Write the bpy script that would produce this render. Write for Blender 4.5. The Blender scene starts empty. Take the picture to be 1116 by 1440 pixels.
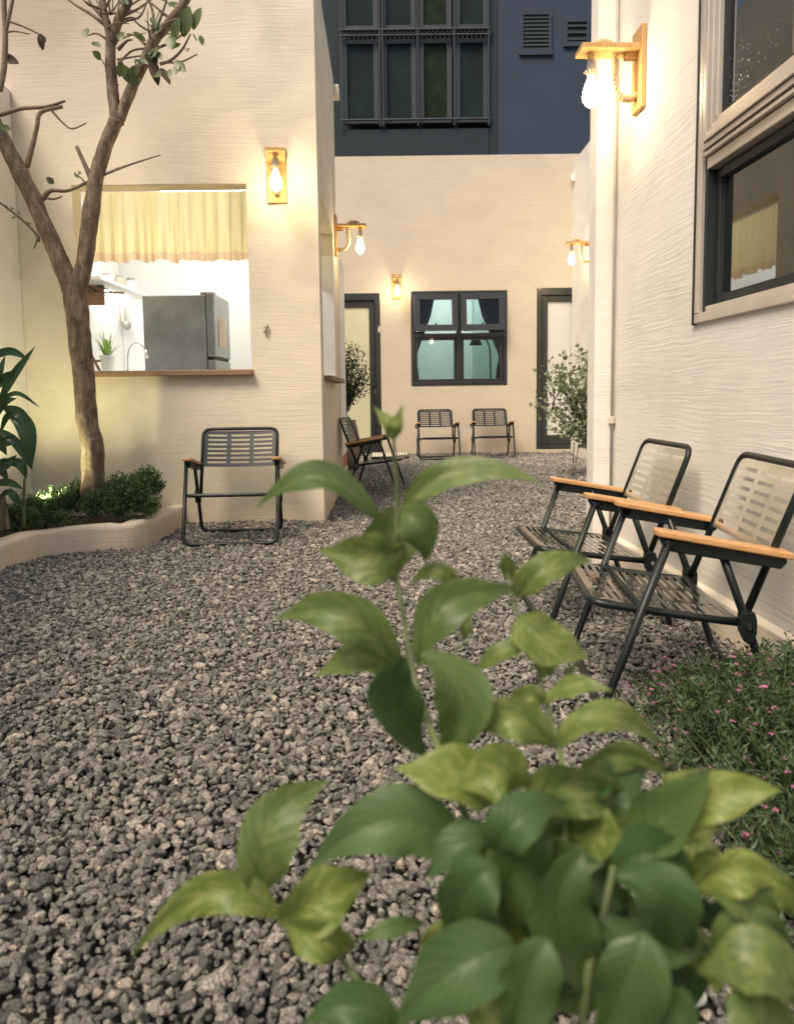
import bpy, math, random
import numpy as np
from mathutils import Vector, Matrix
random.seed(7); rng = np.random.default_rng(7)
scn = bpy.context.scene
COL = scn.collection
R = math.radians

# ------------------------------------------------------------------ camera
FPX, PITCH, ROLL, CX, CY, HC = 1050.0, R(5.2), R(0.7), 558.0, 653.0, 0.85
Fv = Vector((0, math.cos(PITCH), -math.sin(PITCH)))
_R0 = Vector((1, 0, 0)); _U0 = _R0.cross(Fv)
Rv = math.cos(ROLL)*_R0 - math.sin(ROLL)*_U0
Uv = math.cos(ROLL)*_U0 + math.sin(ROLL)*_R0
CAM = Vector((0, 0, HC))
cam = bpy.data.cameras.new('camera'); camo = bpy.data.objects.new('camera', cam); COL.objects.link(camo)
M = Matrix((Rv, Uv, -Fv)).transposed().to_4x4(); M.translation = CAM
camo.matrix_world = M
cam.sensor_fit = 'VERTICAL'; cam.sensor_height = 24.0
cam.lens = 24.0*FPX/1440.0
cam.shift_y = -67.0/1440.0
cam.clip_start = 0.05; cam.clip_end = 200
cam.dof.use_dof = True; cam.dof.focus_distance = 3.6; cam.dof.aperture_fstop = 3.5
scn.camera = camo

def ray(x, y): return Fv + Rv*((x-CX)/FPX) - Uv*((y-CY)/FPX)
def atY(x, y, Y):
    d = ray(x, y); return CAM + d*(Y/d.y)
def atX(x, y, X):
    d = ray(x, y); return CAM + d*(X/d.x)
def atZ(x, y, Z=0.0):
    d = ray(x, y); return CAM + d*((Z-HC)/d.z)

# ------------------------------------------------------------------ world, sun, exposure
w = bpy.data.worlds.new('World'); scn.world = w; w.use_nodes = True
nt = w.node_tree; nt.nodes.clear()
sky = nt.nodes.new('ShaderNodeTexSky'); sky.sky_type = 'NISHITA'; sky.sun_disc = False
sky.sun_elevation = R(55); sky.sun_rotation = R(216); sky.air_density = 1.0; sky.dust_density = 3.0; sky.ozone_density = 1.0
bg = nt.nodes.new('ShaderNodeBackground'); bg.inputs[1].default_value = 0.078
wo = nt.nodes.new('ShaderNodeOutputWorld')
nt.links.new(sky.outputs[0], bg.inputs[0]); nt.links.new(bg.outputs[0], wo.inputs[0])
sl = bpy.data.lights.new('sun', 'SUN'); sl.energy = 2.5; sl.angle = R(26); sl.color = (1.0, 0.85, 0.66)
so = bpy.data.objects.new('sun', sl); COL.objects.link(so)
so.rotation_euler = (R(35), 0, R(-36))
scn.view_settings.view_transform = 'Standard'; scn.view_settings.look = 'None'
scn.view_settings.exposure = 0.74; scn.view_settings.gamma = 1.0
BULB = 52.0

# ------------------------------------------------------------------ materials
def srgb(r, g, b):
    f = lambda c: (c/255/12.92 if c/255 <= .04045 else ((c/255+.055)/1.055)**2.4)
    return (f(r), f(g), f(b))
MATS = {}
class NM:
    def __init__(s, name):
        s.m = bpy.data.materials.new(name); s.m.use_nodes = True; s.t = s.m.node_tree
        s.b = s.t.nodes['Principled BSDF']; MATS[name] = s.m
    def n(s, kind, **kw):
        x = s.t.nodes.new('ShaderNode'+kind)
        for k, v in kw.items():
            if k.startswith('i_'):
                x.inputs[int(k[2:]) if k[2:].isdigit() else k[2:].replace('_', ' ')].default_value = v
            else: setattr(x, k, v)
        return x
    def l(s, a, b): s.t.links.new(a, b)
    def coord(s, out='Object', scale=(1, 1, 1)):
        tc = s.n('TexCoord'); mp = s.n('Mapping'); mp.inputs['Scale'].default_value = scale
        s.l(tc.outputs[out], mp.inputs['Vector']); return mp.outputs[0]
    def noise(s, vec, scale, detail=4, rough=.5, dist=0):
        x = s.n('TexNoise'); x.inputs['Scale'].default_value = scale; x.inputs['Detail'].default_value = detail
        x.inputs['Roughness'].default_value = rough; x.inputs['Distortion'].default_value = dist
        s.l(vec, x.inputs['Vector']); return x.outputs['Fac']
    def ramp(s, fac, stops):
        x = s.n('ValToRGB'); e = x.color_ramp.elements
        while len(e) < len(stops): e.new(.5)
        for q, (p, c) in zip(e, stops): q.position = p; q.color = (*c, 1) if len(c) == 3 else c
        s.l(fac, x.inputs[0]); return x.outputs[0]
    def bump(s, h, strength, dist, prev=None):
        x = s.n('Bump'); x.inputs['Strength'].default_value = strength; x.inputs['Distance'].default_value = dist
        s.l(h, x.inputs['Height'])
        if prev is not None: s.l(prev, x.inputs['Normal'])
        s.l(x.outputs[0], s.b.inputs['Normal']); return x.outputs[0]
    def mix(s, fac, a, b, mode='MIX'):
        x = s.n('Mix', data_type='RGBA', blend_type=mode)
        for sock, v in ((x.inputs[0], fac), (x.inputs[6], a), (x.inputs[7], b)):
            if hasattr(v, 'is_linked'): s.l(v, sock)
            else: sock.default_value = v if not isinstance(v, tuple) else (*v, 1)
        return x.outputs[2]
    def math(s, op, a, b):
        x = s.n('Math', operation=op)
        for sock, v in ((x.inputs[0], a), (x.inputs[1], b)):
            if hasattr(v, 'is_linked'): s.l(v, sock)
            else: sock.default_value = v
        return x.outputs[0]

def simple(name, col, rough=.5, metal=0, var=.12, nscale=6, bump=0, bscale=80, spec=.5, coat=0, emit=None, es=0, trans=0):
    k = NM(name); v = k.coord()
    f = k.noise(v, nscale, 5, .6)
    a = tuple(min(1, c*(1-var)) for c in col); b = tuple(min(1, c*(1+var)) for c in col)
    k.l(k.ramp(f, [(.3, a), (.7, b)]), k.b.inputs['Base Color'])
    k.b.inputs['Roughness'].default_value = rough; k.b.inputs['Metallic'].default_value = metal
    k.b.inputs['Specular IOR Level'].default_value = spec; k.b.inputs['Coat Weight'].default_value = coat
    if name == 'black_gloss_sheet': k.b.inputs['Coat Roughness'].default_value = .2
    if bump: k.bump(k.noise(v, bscale, 3), bump, .002)
    if emit: k.b.inputs['Emission Color'].default_value = (*emit, 1); k.b.inputs['Emission Strength'].default_value = es
    return k.m

def plaster(name, axis, col, ridges=.9, stain=.25, pinkish=0, wobble=.09, freq=62.0):
    # trowelled plaster with horizontal wavy ridges; axis = the horizontal axis of the wall
    k = NM(name)
    sc = (3.0, 3.0, 1.0)
    v = k.coord('Object', (1, 1, 1))
    wob = k.noise(k.coord('Object', (1.8, 1.8, 3.5)), 1.6, 3, .5)
    sep = k.n('SeparateXYZ'); k.l(v, sep.inputs[0])
    zz = k.math('ADD', sep.outputs[2], k.math('MULTIPLY', wob, wobble))
    cmb = k.n('CombineXYZ'); k.l(k.math('MULTIPLY', sep.outputs[0], 4.0), cmb.inputs[0]); k.l(k.math('MULTIPLY', sep.outputs[1], 4.0), cmb.inputs[1]); k.l(k.math('MULTIPLY', zz, freq), cmb.inputs[2])
    rid = k.noise(cmb.outputs[0], 1.0, 3, .55)
    patch = k.ramp(k.noise(v, 1.7, 3, .5), [(.35, (.35,)*3), (.62, (1,)*3)])
    fine = k.noise(v, 170, 3, .6)
    h = k.mix(.16, k.mix(1.0, rid, patch, 'MULTIPLY'), fine)
    k.bump(h, ridges, .0075)
    st = k.noise(k.coord('Object', (1.0, 1.0, 1.6)), 1.9, 6, .62, .6)
    dark = tuple(c*(1-stain) for c in col)
    c1 = k.ramp(st, [(.28, dark), (.55, col), (.8, tuple(min(1, c*1.05) for c in col))])
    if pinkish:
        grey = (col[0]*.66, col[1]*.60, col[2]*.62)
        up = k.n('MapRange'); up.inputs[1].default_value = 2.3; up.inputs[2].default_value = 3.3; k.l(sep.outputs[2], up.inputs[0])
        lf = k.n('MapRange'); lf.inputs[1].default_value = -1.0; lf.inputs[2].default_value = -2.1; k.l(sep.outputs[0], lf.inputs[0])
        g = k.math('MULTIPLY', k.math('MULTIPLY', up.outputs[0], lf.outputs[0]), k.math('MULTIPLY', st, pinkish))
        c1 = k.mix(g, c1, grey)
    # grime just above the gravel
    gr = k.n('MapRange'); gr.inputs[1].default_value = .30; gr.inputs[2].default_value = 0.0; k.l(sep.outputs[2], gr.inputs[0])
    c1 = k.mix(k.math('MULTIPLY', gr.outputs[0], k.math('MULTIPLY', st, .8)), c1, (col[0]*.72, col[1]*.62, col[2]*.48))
    k.l(c1, k.b.inputs['Base Color']); k.b.inputs['Roughness'].default_value = .85; k.b.inputs['Specular IOR Level'].default_value = .2
    return k.m
CREAM = (.74, .665, .535)
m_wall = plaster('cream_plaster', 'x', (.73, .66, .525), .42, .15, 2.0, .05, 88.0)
m_wallr = plaster('cream_plaster_right', 'y', (.82, .785, .71), .45, .14, 0, .035, 105.0)
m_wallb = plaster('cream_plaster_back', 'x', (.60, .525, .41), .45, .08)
m_curb = plaster('curb_render', 'x', (.80, .72, .60), .6, .26)
m_white = simple('white_paint', (.82, .81, .78), .55, var=.03)
m_kitchen = simple('kitchen_white', (.84, .84, .83), .6, var=.02)
m_frame = simple('bronze_aluminium', (.035, .037, .034), .32, .3, var=.15, nscale=3, spec=.6, coat=.3)
m_frame2 = simple('bronze_aluminium_reflected', (.56, .50, .43), .38, .35, var=.12, nscale=3, spec=.6, coat=.4)  # bronze paled, reflection of lit wall and ground put into the colour
m_gasket = simple('black_gasket', (.012, .018, .018), .6)
m_black = simple('black_powdercoat', (.008, .012, .011), .42, .0, var=.2, nscale=30, spec=.35, coat=.12, bump=.25, bscale=500)
m_blackg = simple('black_gloss_sheet', (.018, .020, .018), .36, .0, var=.25, nscale=14, spec=.4, coat=.5, bump=.12, bscale=300)
m_glare = simple('glare_sheet', (.86, .83, .75), .30, .92, var=.15, nscale=5, spec=.5, bump=.1, bscale=200)  # pale copy of the black sheet, lamp-lit wall glare put into the colour
m_seatg = simple('worn_seat_sheet', (.026, .023, .020), .30, .2, var=.5, nscale=18, spec=.6, coat=.8)  # glossier copy of the black sheet, adds sheen to the near seats
m_dark = simple('dark_soil', (.022, .018, .014), .95, bump=.9, bscale=60)
m_char = simple('fridge_charcoal', (.30, .31, .32), .42, .5, var=.3, nscale=4)
m_steel = simple('fridge_steel', (.33, .35, .36), .28, .7, var=.1)
m_chrome = simple('chrome', (.7, .7, .7), .12, 1.0)
m_vase = simple('white_vase', (.75, .80, .77), .3)
m_terra = simple('terracotta_tile', (.45, .17, .08), .7, var=.25)
m_pot = simple('clay_pot', (.22, .17, .13), .75, var=.25, bump=.4)
m_conc = simple('pale_stone', (.72, .72, .68), .6, var=.12)
m_slate = simple('slate_blue_render', (.036, .054, .088), .9, var=.08, nscale=1.3)
m_slate2 = simple('dark_green_panel', (.014, .026, .034), .8, var=.15, nscale=2)
m_slatef = simple('grey_blue_mullion', (.032, .042, .054), .6, var=.12)
m_slateg = simple('dark_window_glass', (.014, .026, .028), .7, var=.3, nscale=2, spec=.1)
m_greeng = simple('green_curtain_glass', (.014, .022, .012), .7, var=.4, nscale=5, spec=.1)
m_pipe = simple('grey_conduit', (.42, .40, .36), .5)
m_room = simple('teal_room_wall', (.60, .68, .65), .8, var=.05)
m_roomd = simple('teal_room_shade', (.40, .52, .49), .8, var=.05)  # darker copy of the room wall, shade put into the colour
m_dcurt = simple('dark_curtain_cloth', (.035, .045, .05), .9, var=.3, nscale=12)
m_gcurt = simple('olive_grey_curtain', (.17, .18, .15), .9, var=.15, nscale=5)
m_bark2 = simple('green_stem', (.10, .13, .045), .6, var=.3, nscale=25)
m_twig = simple('twig_bark', (.17, .125, .085), .8, var=.35, nscale=30)
m_pink = simple('pink_petal', (.34, .13, .22), .6, var=.25)
m_gecko = simple('gecko_skin', (.12, .09, .05), .6)
m_beige = simple('beige_plastic', (.62, .55, .44), .6)
m_rice = simple('pale_paper', (.72, .62, .55), .7)

def wood(name, c1, c2, rough=.45, axis=(1, 12, 12), coat=.2):
    k = NM(name); v = k.coord('Object', axis)
    g = k.noise(v, 5, 6, .65, 1.2)
    k.l(k.ramp(g, [(.3, c1), (.5, c2), (.72, tuple(c*.75 for c in c1))]), k.b.inputs['Base Color'])
    k.b.inputs['Roughness'].default_value = rough; k.b.inputs['Coat Weight'].default_value = coat
    k.bump(g, .25, .001); return k.m
m_arm = wood('oiled_teak', (.40, .19, .075), (.62, .34, .14), axis=(22, 1.5, 22))
m_lampw = wood('pine_board', (.38, .21, .07), (.62, .39, .15), .6, (18, 18, 1.2), 0)
m_sill = wood('weathered_sill', (.17, .10, .06), (.30, .19, .11), .7, (1.5, 12, 12), 0)

def leafmat(name, c_dark, c_light, rough=.35, trans=.25, uvveins=False, spec=.5):
    k = NM(name)
    info = k.n('ObjectInfo')
    v = k.coord('Object')
    f = k.noise(v, 9, 3, .5)
    col = k.ramp(f, [(.3, c_dark), (.72, c_light)])
    if uvveins:
        at = k.n('Attribute', attribute_name='tint')
        uv = k.n('UVMap'); sp = k.n('SeparateXYZ'); k.l(uv.outputs[0], sp.inputs[0])
        a = k.math('ABSOLUTE', k.math('SUBTRACT', sp.outputs[1], .5), 0)
        ph = k.math('SUBTRACT', k.math('MULTIPLY', sp.outputs[0], 9.0), k.math('MULTIPLY', a, 5.0))
        vein = k.math('POWER', k.math('ABSOLUTE', k.math('SINE', k.math('MULTIPLY', ph, math.pi), 0), 0), .35)
        mid = k.math('MULTIPLY', k.n('MapRange').outputs[0], 1)
        mr = k.n('MapRange'); mr.inputs[1].default_value = .008; mr.inputs[2].default_value = .03; k.l(a, mr.inputs[0])
        vm = k.math('MULTIPLY', vein, mr.outputs[0])
        col = k.mix(k.math('MULTIPLY', k.math('SUBTRACT', 1.0, vm), .38), col, (c_light[0]*1.7, c_light[1]*1.5, c_light[2]*1.4))
        # cream variegation and painted lamp highlights between the veins, set by each leaf's tint
        vn = k.n('TexNoise'); vn.inputs['Scale'].default_value = 2.6; vn.inputs['Detail'].default_value = 3; vn.inputs['Distortion'].default_value = .8
        cm = k.n('CombineXYZ'); k.l(k.math('MULTIPLY', ph, .42), cm.inputs[0]); k.l(k.math('MULTIPLY', a, 2.2), cm.inputs[1]); k.l(at.outputs['Fac'], cm.inputs[2])
        k.l(cm.outputs[0], vn.inputs['Vector'])
        vr = k.n('MapRange'); vr.inputs[1].default_value = .46; vr.inputs[2].default_value = .58; k.l(vn.outputs['Fac'], vr.inputs[0])
        amt = k.n('MapRange'); amt.inputs[1].default_value = .22; amt.inputs[2].default_value = 1.0; k.l(at.outputs['Fac'], amt.inputs[0])
        col = k.mix(k.math('MULTIPLY', vr.outputs[0], k.math('MULTIPLY', amt.outputs[0], .95)), col, (.60, .55, .27))
        yl = k.n('MapRange'); yl.inputs[1].default_value = 0; yl.inputs[2].default_value = .9; k.l(at.outputs['Fac'], yl.inputs[0])
        col = k.mix(k.math('MULTIPLY', yl.outputs[0], .75), col, (.26, .33, .065))
        k.bump(k.math('ADD', k.math('MULTIPLY', vein, mr.outputs[0]), k.math('MULTIPLY', f, .5)), .28, .0014)
    k.l(col, k.b.inputs['Base Color'])
    k.b.inputs['Roughness'].default_value = rough; k.b.inputs['Specular IOR Level'].default_value = spec
    if trans:
        tr = k.n('BsdfTranslucent'); k.l(col, tr.inputs[0]); ms = k.n('MixShader'); ms.inputs[0].default_value = trans
        out = k.t.nodes['Material Output']; k.l(k.b.outputs[0], ms.inputs[1]); k.l(tr.outputs[0], ms.inputs[2]); k.l(ms.outputs[0], out.inputs[0])
    return k.m
m_leaf = leafmat('big_leaf', (.032, .090, .038), (.090, .180, .066), .42, .48, True, .5)
m_shrub = leafmat('shrub_leaf', (.035, .080, .030), (.095, .165, .055), .55, .25)
m_cuph = leafmat('bedding_leaf', (.024, .058, .026), (.085, .135, .055), .5, .2)
m_dleaf = leafmat('strap_leaf', (.030, .075, .034), (.070, .140, .050), .35, .22)
m_tleaf = leafmat('tree_leaf', (.060, .090, .035), (.13, .165, .06), .4, .3)
m_pleaf = leafmat('pot_leaf', (.17, .20, .12), (.38, .41, .26), .45, .25)
m_bushl = leafmat('topiary_leaf', (.030, .040, .025), (.09, .10, .055), .5, .2)
m_sleaf = leafmat('spider_leaf', (.16, .33, .05), (.42, .58, .16), .5, .4)
m_dry = leafmat('dry_leaf', (.05, .035, .025), (.12, .08, .05), .8, .1)

def barkmat():
    k = NM('tree_bark'); v = k.coord('Object', (1, 1, .35)); v2 = k.coord('Object', (1, 1, 2.2))
    n1 = k.noise(v, 28, 6, .65, .5); n2 = k.noise(v2, 16, 4, .6, .8)
    c = k.ramp(n1, [(.3, (.050, .034, .024)), (.52, (.145, .105, .070)), (.72, (.28, .22, .155))])
    sp = k.ramp(k.noise(k.coord('Object', (1, 1, 2.5)), 45, 2, .5), [(.66, (0, 0, 0)), (.71, (1, 1, 1))])
    c = k.mix(k.math('MULTIPLY', sp, .45), c, (.45, .40, .30))
    k.l(c, k.b.inputs['Base Color']); k.b.inputs['Roughness'].default_value = .85
    k.bump(k.mix(.5, n1, n2), .9, .008); return k.m
m_bark = barkmat()

def stonemat():
    k = NM('gravel_stone'); info = k.n('ObjectInfo'); v = k.coord('Object')
    base = k.ramp(info.outputs['Random'], [(0, (.085, .083, .082)), (.3, (.165, .160, .153)), (.7, (.24, .23, .218)), (.93, (.34, .32, .30)), (1, (.41, .36, .30))])
    add = k.n('VectorMath', operation='ADD'); k.l(v, add.inputs[0]); cm = k.n('CombineXYZ')
    k.l(k.math('MULTIPLY', info.outputs['Random'], 37.0), cm.inputs[0]); k.l(cm.outputs[0], add.inputs[1])
    mo = k.noise(add.outputs[0], 3.6, 8, .78, .6)
    c = k.mix(1.0, base, k.ramp(mo, [(.37, (.20, .195, .19)), (.48, (.85, .83, .80)), (.60, (2.1, 2.0, 1.9))]), 'MULTIPLY')
    k.l(c, k.b.inputs['Base Color']); k.b.inputs['Roughness'].default_value = .55; k.b.inputs['Specular IOR Level'].default_value = .45
    k.bump(k.noise(add.outputs[0], 3, 7, .75), 1.0, .004); return k.m
m_stone = stonemat()

def glassmat(name, tint=(.9, .95, .93), ior=1.7, extra=.0):
    k = NM(name); k.t.nodes.remove(k.b)
    tr = k.n('BsdfTransparent'); tr.inputs[0].default_value = (*tint, 1)
    gl = k.n('BsdfGlossy'); gl.inputs['Roughness'].default_value = .02
    fr = k.n('Fresnel'); fr.inputs[0].default_value = ior
    ms = k.n('MixShader'); k.l(k.math('ADD', fr.outputs[0], extra), ms.inputs[0]); k.l(tr.outputs[0], ms.inputs[1]); k.l(gl.outputs[0], ms.inputs[2])
    k.l(ms.outputs[0], k.t.nodes['Material Output'].inputs[0]); return k.m
m_glass = glassmat('window_glass', (.88, .95, .93), 1.5)
m_glassd = glassmat('tinted_window_glass', (.50, .56, .48), 2.3, .20)
m_drop = glassmat('water_drop', (.95, .95, .95), 1.33, .25)

def emis(name, col, s):
    k = NM(name); k.b.inputs['Base Color'].default_value = (.8, .8, .8, 1)
    k.b.inputs['Emission Color'].default_value = (*col, 1); k.b.inputs['Emission Strength'].default_value = s; return k.m
m_bulb = emis('lit_bulb', (1.0, .74, .42), BULB)
m_panel = emis('ceiling_panel_lit', (1.0, .97, .92), 8.0)
m_panelt = emis('room_panel_lit', (.95, 1.0, .98), 9.0)
m_strip = emis('shelf_light_lit', (1.0, .97, .90), 7.0)

def curtainmat():
    k = NM('yellow_sheer'); v = k.coord()
    col = k.ramp(k.noise(k.coord('Object', (14, 14, .4)), 1.5, 3), [(.3, (.80, .70, .36)), (.7, (.88, .79, .50))])
    k.l(col, k.b.inputs['Base Color']); k.b.inputs['Roughness'].default_value = .9
    tr = k.n('BsdfTranslucent'); k.l(col, tr.inputs[0]); ms = k.n('MixShader'); ms.inputs[0].default_value = .5
    k.l(k.b.outputs[0], ms.inputs[1]); k.l(tr.outputs[0], ms.inputs[2]); k.l(ms.outputs[0], k.t.nodes['Material Output'].inputs[0]); return k.m
m_curt = curtainmat()
m_hem = m_curt.copy(); m_hem.name = 'beige_hem_cloth'
for n_ in m_hem.node_tree.nodes:
    if n_.type == 'VALTORGB': n_.color_ramp.elements[0].color = (.72, .52, .31, 1); n_.color_ramp.elements[1].color = (.84, .68, .46, 1)

# ------------------------------------------------------------------ mesh helpers
class MB:
    def __init__(s): s.v = []; s.f = []; s.uv = []
    def add(s, vs, fs):
        o = len(s.v); s.v += [tuple(p) for p in vs]; s.f += [tuple(i+o for i in q) for q in fs]; return s
    def box(s, a, b):
        x0, y0, z0 = [min(p, q) for p, q in zip(a, b)]; x1, y1, z1 = [max(p, q) for p, q in zip(a, b)]
        return s.add([(x0,y0,z0),(x1,y0,z0),(x1,y1,z0),(x0,y1,z0),(x0,y0,z1),(x1,y0,z1),(x1,y1,z1),(x0,y1,z1)],
                     [(0,3,2,1),(4,5,6,7),(0,1,5,4),(1,2,6,5),(2,3,7,6),(3,0,4,7)])
    def tube(s, pts, rad, n=10, caps=True):
        pts = [Vector(p) for p in pts]
        rad = [rad]*len(pts) if not hasattr(rad, '__len__') else rad
        vs = []; t0 = (pts[1]-pts[0]).normalized()
        up = Vector((0, 0, 1)) if abs(t0.z) < .9 else Vector((1, 0, 0))
        nrm = t0.cross(up).normalized()
        for i, p in enumerate(pts):
            t = (pts[min(i+1, len(pts)-1)]-pts[max(i-1, 0)]).normalized()
            nrm = (nrm - t*nrm.dot(t)).normalized(); bi = t.cross(nrm)
            for k in range(n):
                a = 2*math.pi*k/n; vs.append(p+(nrm*math.cos(a)+bi*math.sin(a))*rad[i])
        fs = [(i*n+k, i*n+(k+1) % n, (i+1)*n+(k+1) % n, (i+1)*n+k) for i in range(len(pts)-1) for k in range(n)]
        if caps: fs += [tuple(range(n-1, -1, -1)), tuple(range((len(pts)-1)*n, len(pts)*n))]
        return s.add(vs, fs)
    def lathe(s, prof, c=(0, 0, 0), n=24):
        vs = []; c = Vector(c)
        for r, z in prof:
            for k in range(n): a = 2*math.pi*k/n; vs.append(c+Vector((r*math.cos(a), r*math.sin(a), z)))
        fs = [(i*n+k, i*n+(k+1) % n, (i+1)*n+(k+1) % n, (i+1)*n+k) for i in range(len(prof)-1) for k in range(n)]
        return s.add(vs, fs)
    def xf(s, Mx): s.v = [tuple(Mx @ Vector(p)) for p in s.v]; return s
    def build(s, name, mat, parent=None, smooth=False, bevel=0, label=None, kind=None, seg=2):
        me = bpy.data.meshes.new(name); me.from_pydata(s.v, [], s.f); me.update()
        if smooth: me.polygons.foreach_set('use_smooth', [True]*len(me.polygons))
        if mat: me.materials.append(mat)
        o = bpy.data.objects.new(name, me); COL.objects.link(o)
        if parent: o.parent = parent
        if bevel:
            b = o.modifiers.new('bevel', 'BEVEL'); b.width = bevel; b.segments = seg; b.limit_method = 'ANGLE'
        if label: o['label'] = label
        if kind: o['kind'] = kind
        return o
def tag(o, label=None, cat=None, group=None, kind=None):
    if label: o['label'] = label
    if cat: o['category'] = cat
    if group: o['group'] = group
    if kind: o['kind'] = kind
    return o
def thing(name, label, cat, loc=(0, 0, 0), rz=0, group=None):
    o = bpy.data.objects.new(name, None); COL.objects.link(o); o.location = loc; o.rotation_euler = (0, 0, rz)
    o.empty_display_size = .1
    return tag(o, label, cat, group)
def copy_tree(o, parent=None):
    c = o.copy(); COL.objects.link(c); c.parent = parent
    for ch in list(o.children): copy_tree(ch, c)
    return c
def box(name, a, b, mat, parent=None, bevel=0, **k): return MB().box(a, b).build(name, mat, parent, bevel=bevel, **k)
def wallgrid(u0, u1, z0, z1, holes, t, put):
    """wall panel with holes; put(u, d, z) -> world point; d = 0 outer face .. t inner face"""
    us = sorted({u0, u1, *[h[0] for h in holes], *[h[1] for h in holes]}); zs = sorted({z0, z1, *[h[2] for h in holes], *[h[3] for h in holes]})
    mb = MB()
    inside = lambda i, j: any(h[0] <= us[i] < h[1] and h[2] <= zs[j] < h[3] for h in holes)
    solid = {(i, j) for i in range(len(us)-1) for j in range(len(zs)-1) if not inside(i, j)}
    for (i, j) in solid:
        a, b, c, d = us[i], us[i+1], zs[j], zs[j+1]
        def quad(ps): mb.add([put(*p) for p in ps], [(0, 1, 2, 3)])
        quad([(a, 0, c), (b, 0, c), (b, 0, d), (a, 0, d)]); quad([(b, t, c), (a, t, c), (a, t, d), (b, t, d)])
        if (i-1, j) not in solid: quad([(a, t, c), (a, 0, c), (a, 0, d), (a, t, d)])
        if (i+1, j) not in solid: quad([(b, 0, c), (b, t, c), (b, t, d), (b, 0, d)])
        if (i, j-1) not in solid: quad([(a, t, c), (b, t, c), (b, 0, c), (a, 0, c)])
        if (i, j+1) not in solid: quad([(a, 0, d), (b, 0, d), (b, t, d), (a, t, d)])
    return mb
def catmull(pts, n=6):
    pts = [Vector(p) for p in pts]; P = [pts[0]*2-pts[1]]+pts+[pts[-1]*2-pts[-2]]; out = []
    for i in range(1, len(P)-2):
        for k in range(n):
            t = k/n; a, b, c, d = P[i-1], P[i], P[i+1], P[i+2]
            out.append(.5*((2*b)+(c-a)*t+(2*a-5*b+4*c-d)*t*t+(3*b-a-3*c+d)*t**3))
    out.append(pts[-1]); return out
def fillet(pts, r, n=5):
    pts = [Vector(p) for p in pts]; out = [pts[0]]
    for a, b, c in zip(pts, pts[1:], pts[2:]):
        d1 = (a-b); d2 = (c-b); rr = min(r, d1.length*.49, d2.length*.49); p = b+d1.normalized()*rr; q = b+d2.normalized()*rr
        for k in range(n+1): t = k/n; out.append((1-t)**2*p+2*t*(1-t)*b+t*t*q)
    out.append(pts[-1]); return out

# ------------------------------------------------------------------ ground
g = MB(); g.add([(-30, -20, -.02), (30, -20, -.02), (30, 40, -.02), (-30, 40, -.02)], [(0, 1, 2, 3)])
tag(g.build('ground', m_dark), kind='structure')

# right wall line (slightly turned): X as a function of Y
XR = lambda Y: 1.066+(3.65-Y)*.034
# left house side wall line
XL = lambda Y: -.485-(Y-4.9)*.018

# ------------------------------------------------------------------ left house with the kitchen
house = thing('house', 'cream plastered house front with the lit kitchen hatch and yellow valance', 'house', (-1.5, 4.9, 0))
def hp(o):
    o.parent = house; o.matrix_parent_inverse = house.matrix_basis.inverted(); return o
def rebase(o, root):
    o.parent = root; o.matrix_parent_inverse = Matrix.LocRotScale(root.location, root.rotation_euler, None).inverted(); return o
hp = lambda o: rebase(o, house)
KX0, KX1, KZ0, KZ1 = -2.05, -.938, 1.035, 2.215
fw = wallgrid(-4.2, -.485, -.1, 3.64, [(KX0, KX1, KZ0, KZ1)], .14, lambda u, d, z: (u, 4.9+d, z))
hp(fw.build('front_wall', m_wall, bevel=.012))
SY0, SY1 = 5.12, 6.35
sw = wallgrid(5.04, 6.85, -.1, 3.64, [(SY0, SY1, 1.0, 2.2)], .14, lambda u, d, z: (XL(u)-d, u, z))
hp(sw.build('side_wall', m_wall))
hp(box('end_wall', (XL(7)-.14, 6.85, -.1), (XL(7)+.012, 7.02, 2.32), m_wall, bevel=.01))
# white side door leaf seen almost edge on, with tiles at its foot
dr = hp(box('side_door', (XL(7.4)-.10, 7.03, .27), (XL(7.4)+.002, 7.92, 2.20), m_white, bevel=.006))
for k in range(2):
    tl = hp(box('tile', (XL(7.4)-.10, 7.03+k*.447, .135), (XL(7.4)-.001, 7.47+k*.447, .262), m_terra, bevel=.004))
hp(box('door_threshold', (XL(7.4)-.10, 7.03, -.05), (XL(7.4)+.008, 7.93, .13), m_beige, bevel=.01))
hp(box('rear_block', (-4.2, 7.93, -.1), (XL(7.9)-.02, 8.05, 2.3), m_wall))
hp(box('rear_wall', (-3.0, 7.00, -.1), (XL(7)-.16, 7.1, 2.6), m_kitchen))
hp(box('inner_left_wall', (-2.62, 5.045, -.1), (-2.52, 6.99, 2.6), m_kitchen))
hp(box('kitchen_ceiling', (-2.6, 5.045, 2.55), (XL(6)-.15, 7.0, 2.62), m_kitchen))
hp(box('kitchen_floor', (-2.6, 5.045, .0), (XL(6)-.15, 7.0, .05), m_beige))
hp(box('window_casing', (XL(SY1)-.142, SY1-.014, 1.0), (XL(SY1)+.004, SY1+.002, 2.02), m_white, bevel=.002))
hp(box('ledge', (XL(6.8)-.05, 6.86, 3.50), (XL(6.8)+.045, 6.98, 3.60), m_wall, bevel=.006, ))
hp(box('window_sill', (KX0-.03, 4.845, KZ0-.036), (KX1+.012, 5.05, KZ0+.001), m_sill, bevel=.005, label='weathered brown wooden sill of the front hatch'))
hp(box('window_sill', (XL(5.9)-.15, SY0-.01, .965), (XL(5.9)+.07, SY1+.02, .999), m_sill, bevel=.005, label='dark wooden sill of the side hatch'))
hp(box('window_reveal', (KX0, 4.905, KZ1-.004), (KX1, 5.035, KZ1+.001), m_beige))

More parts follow.
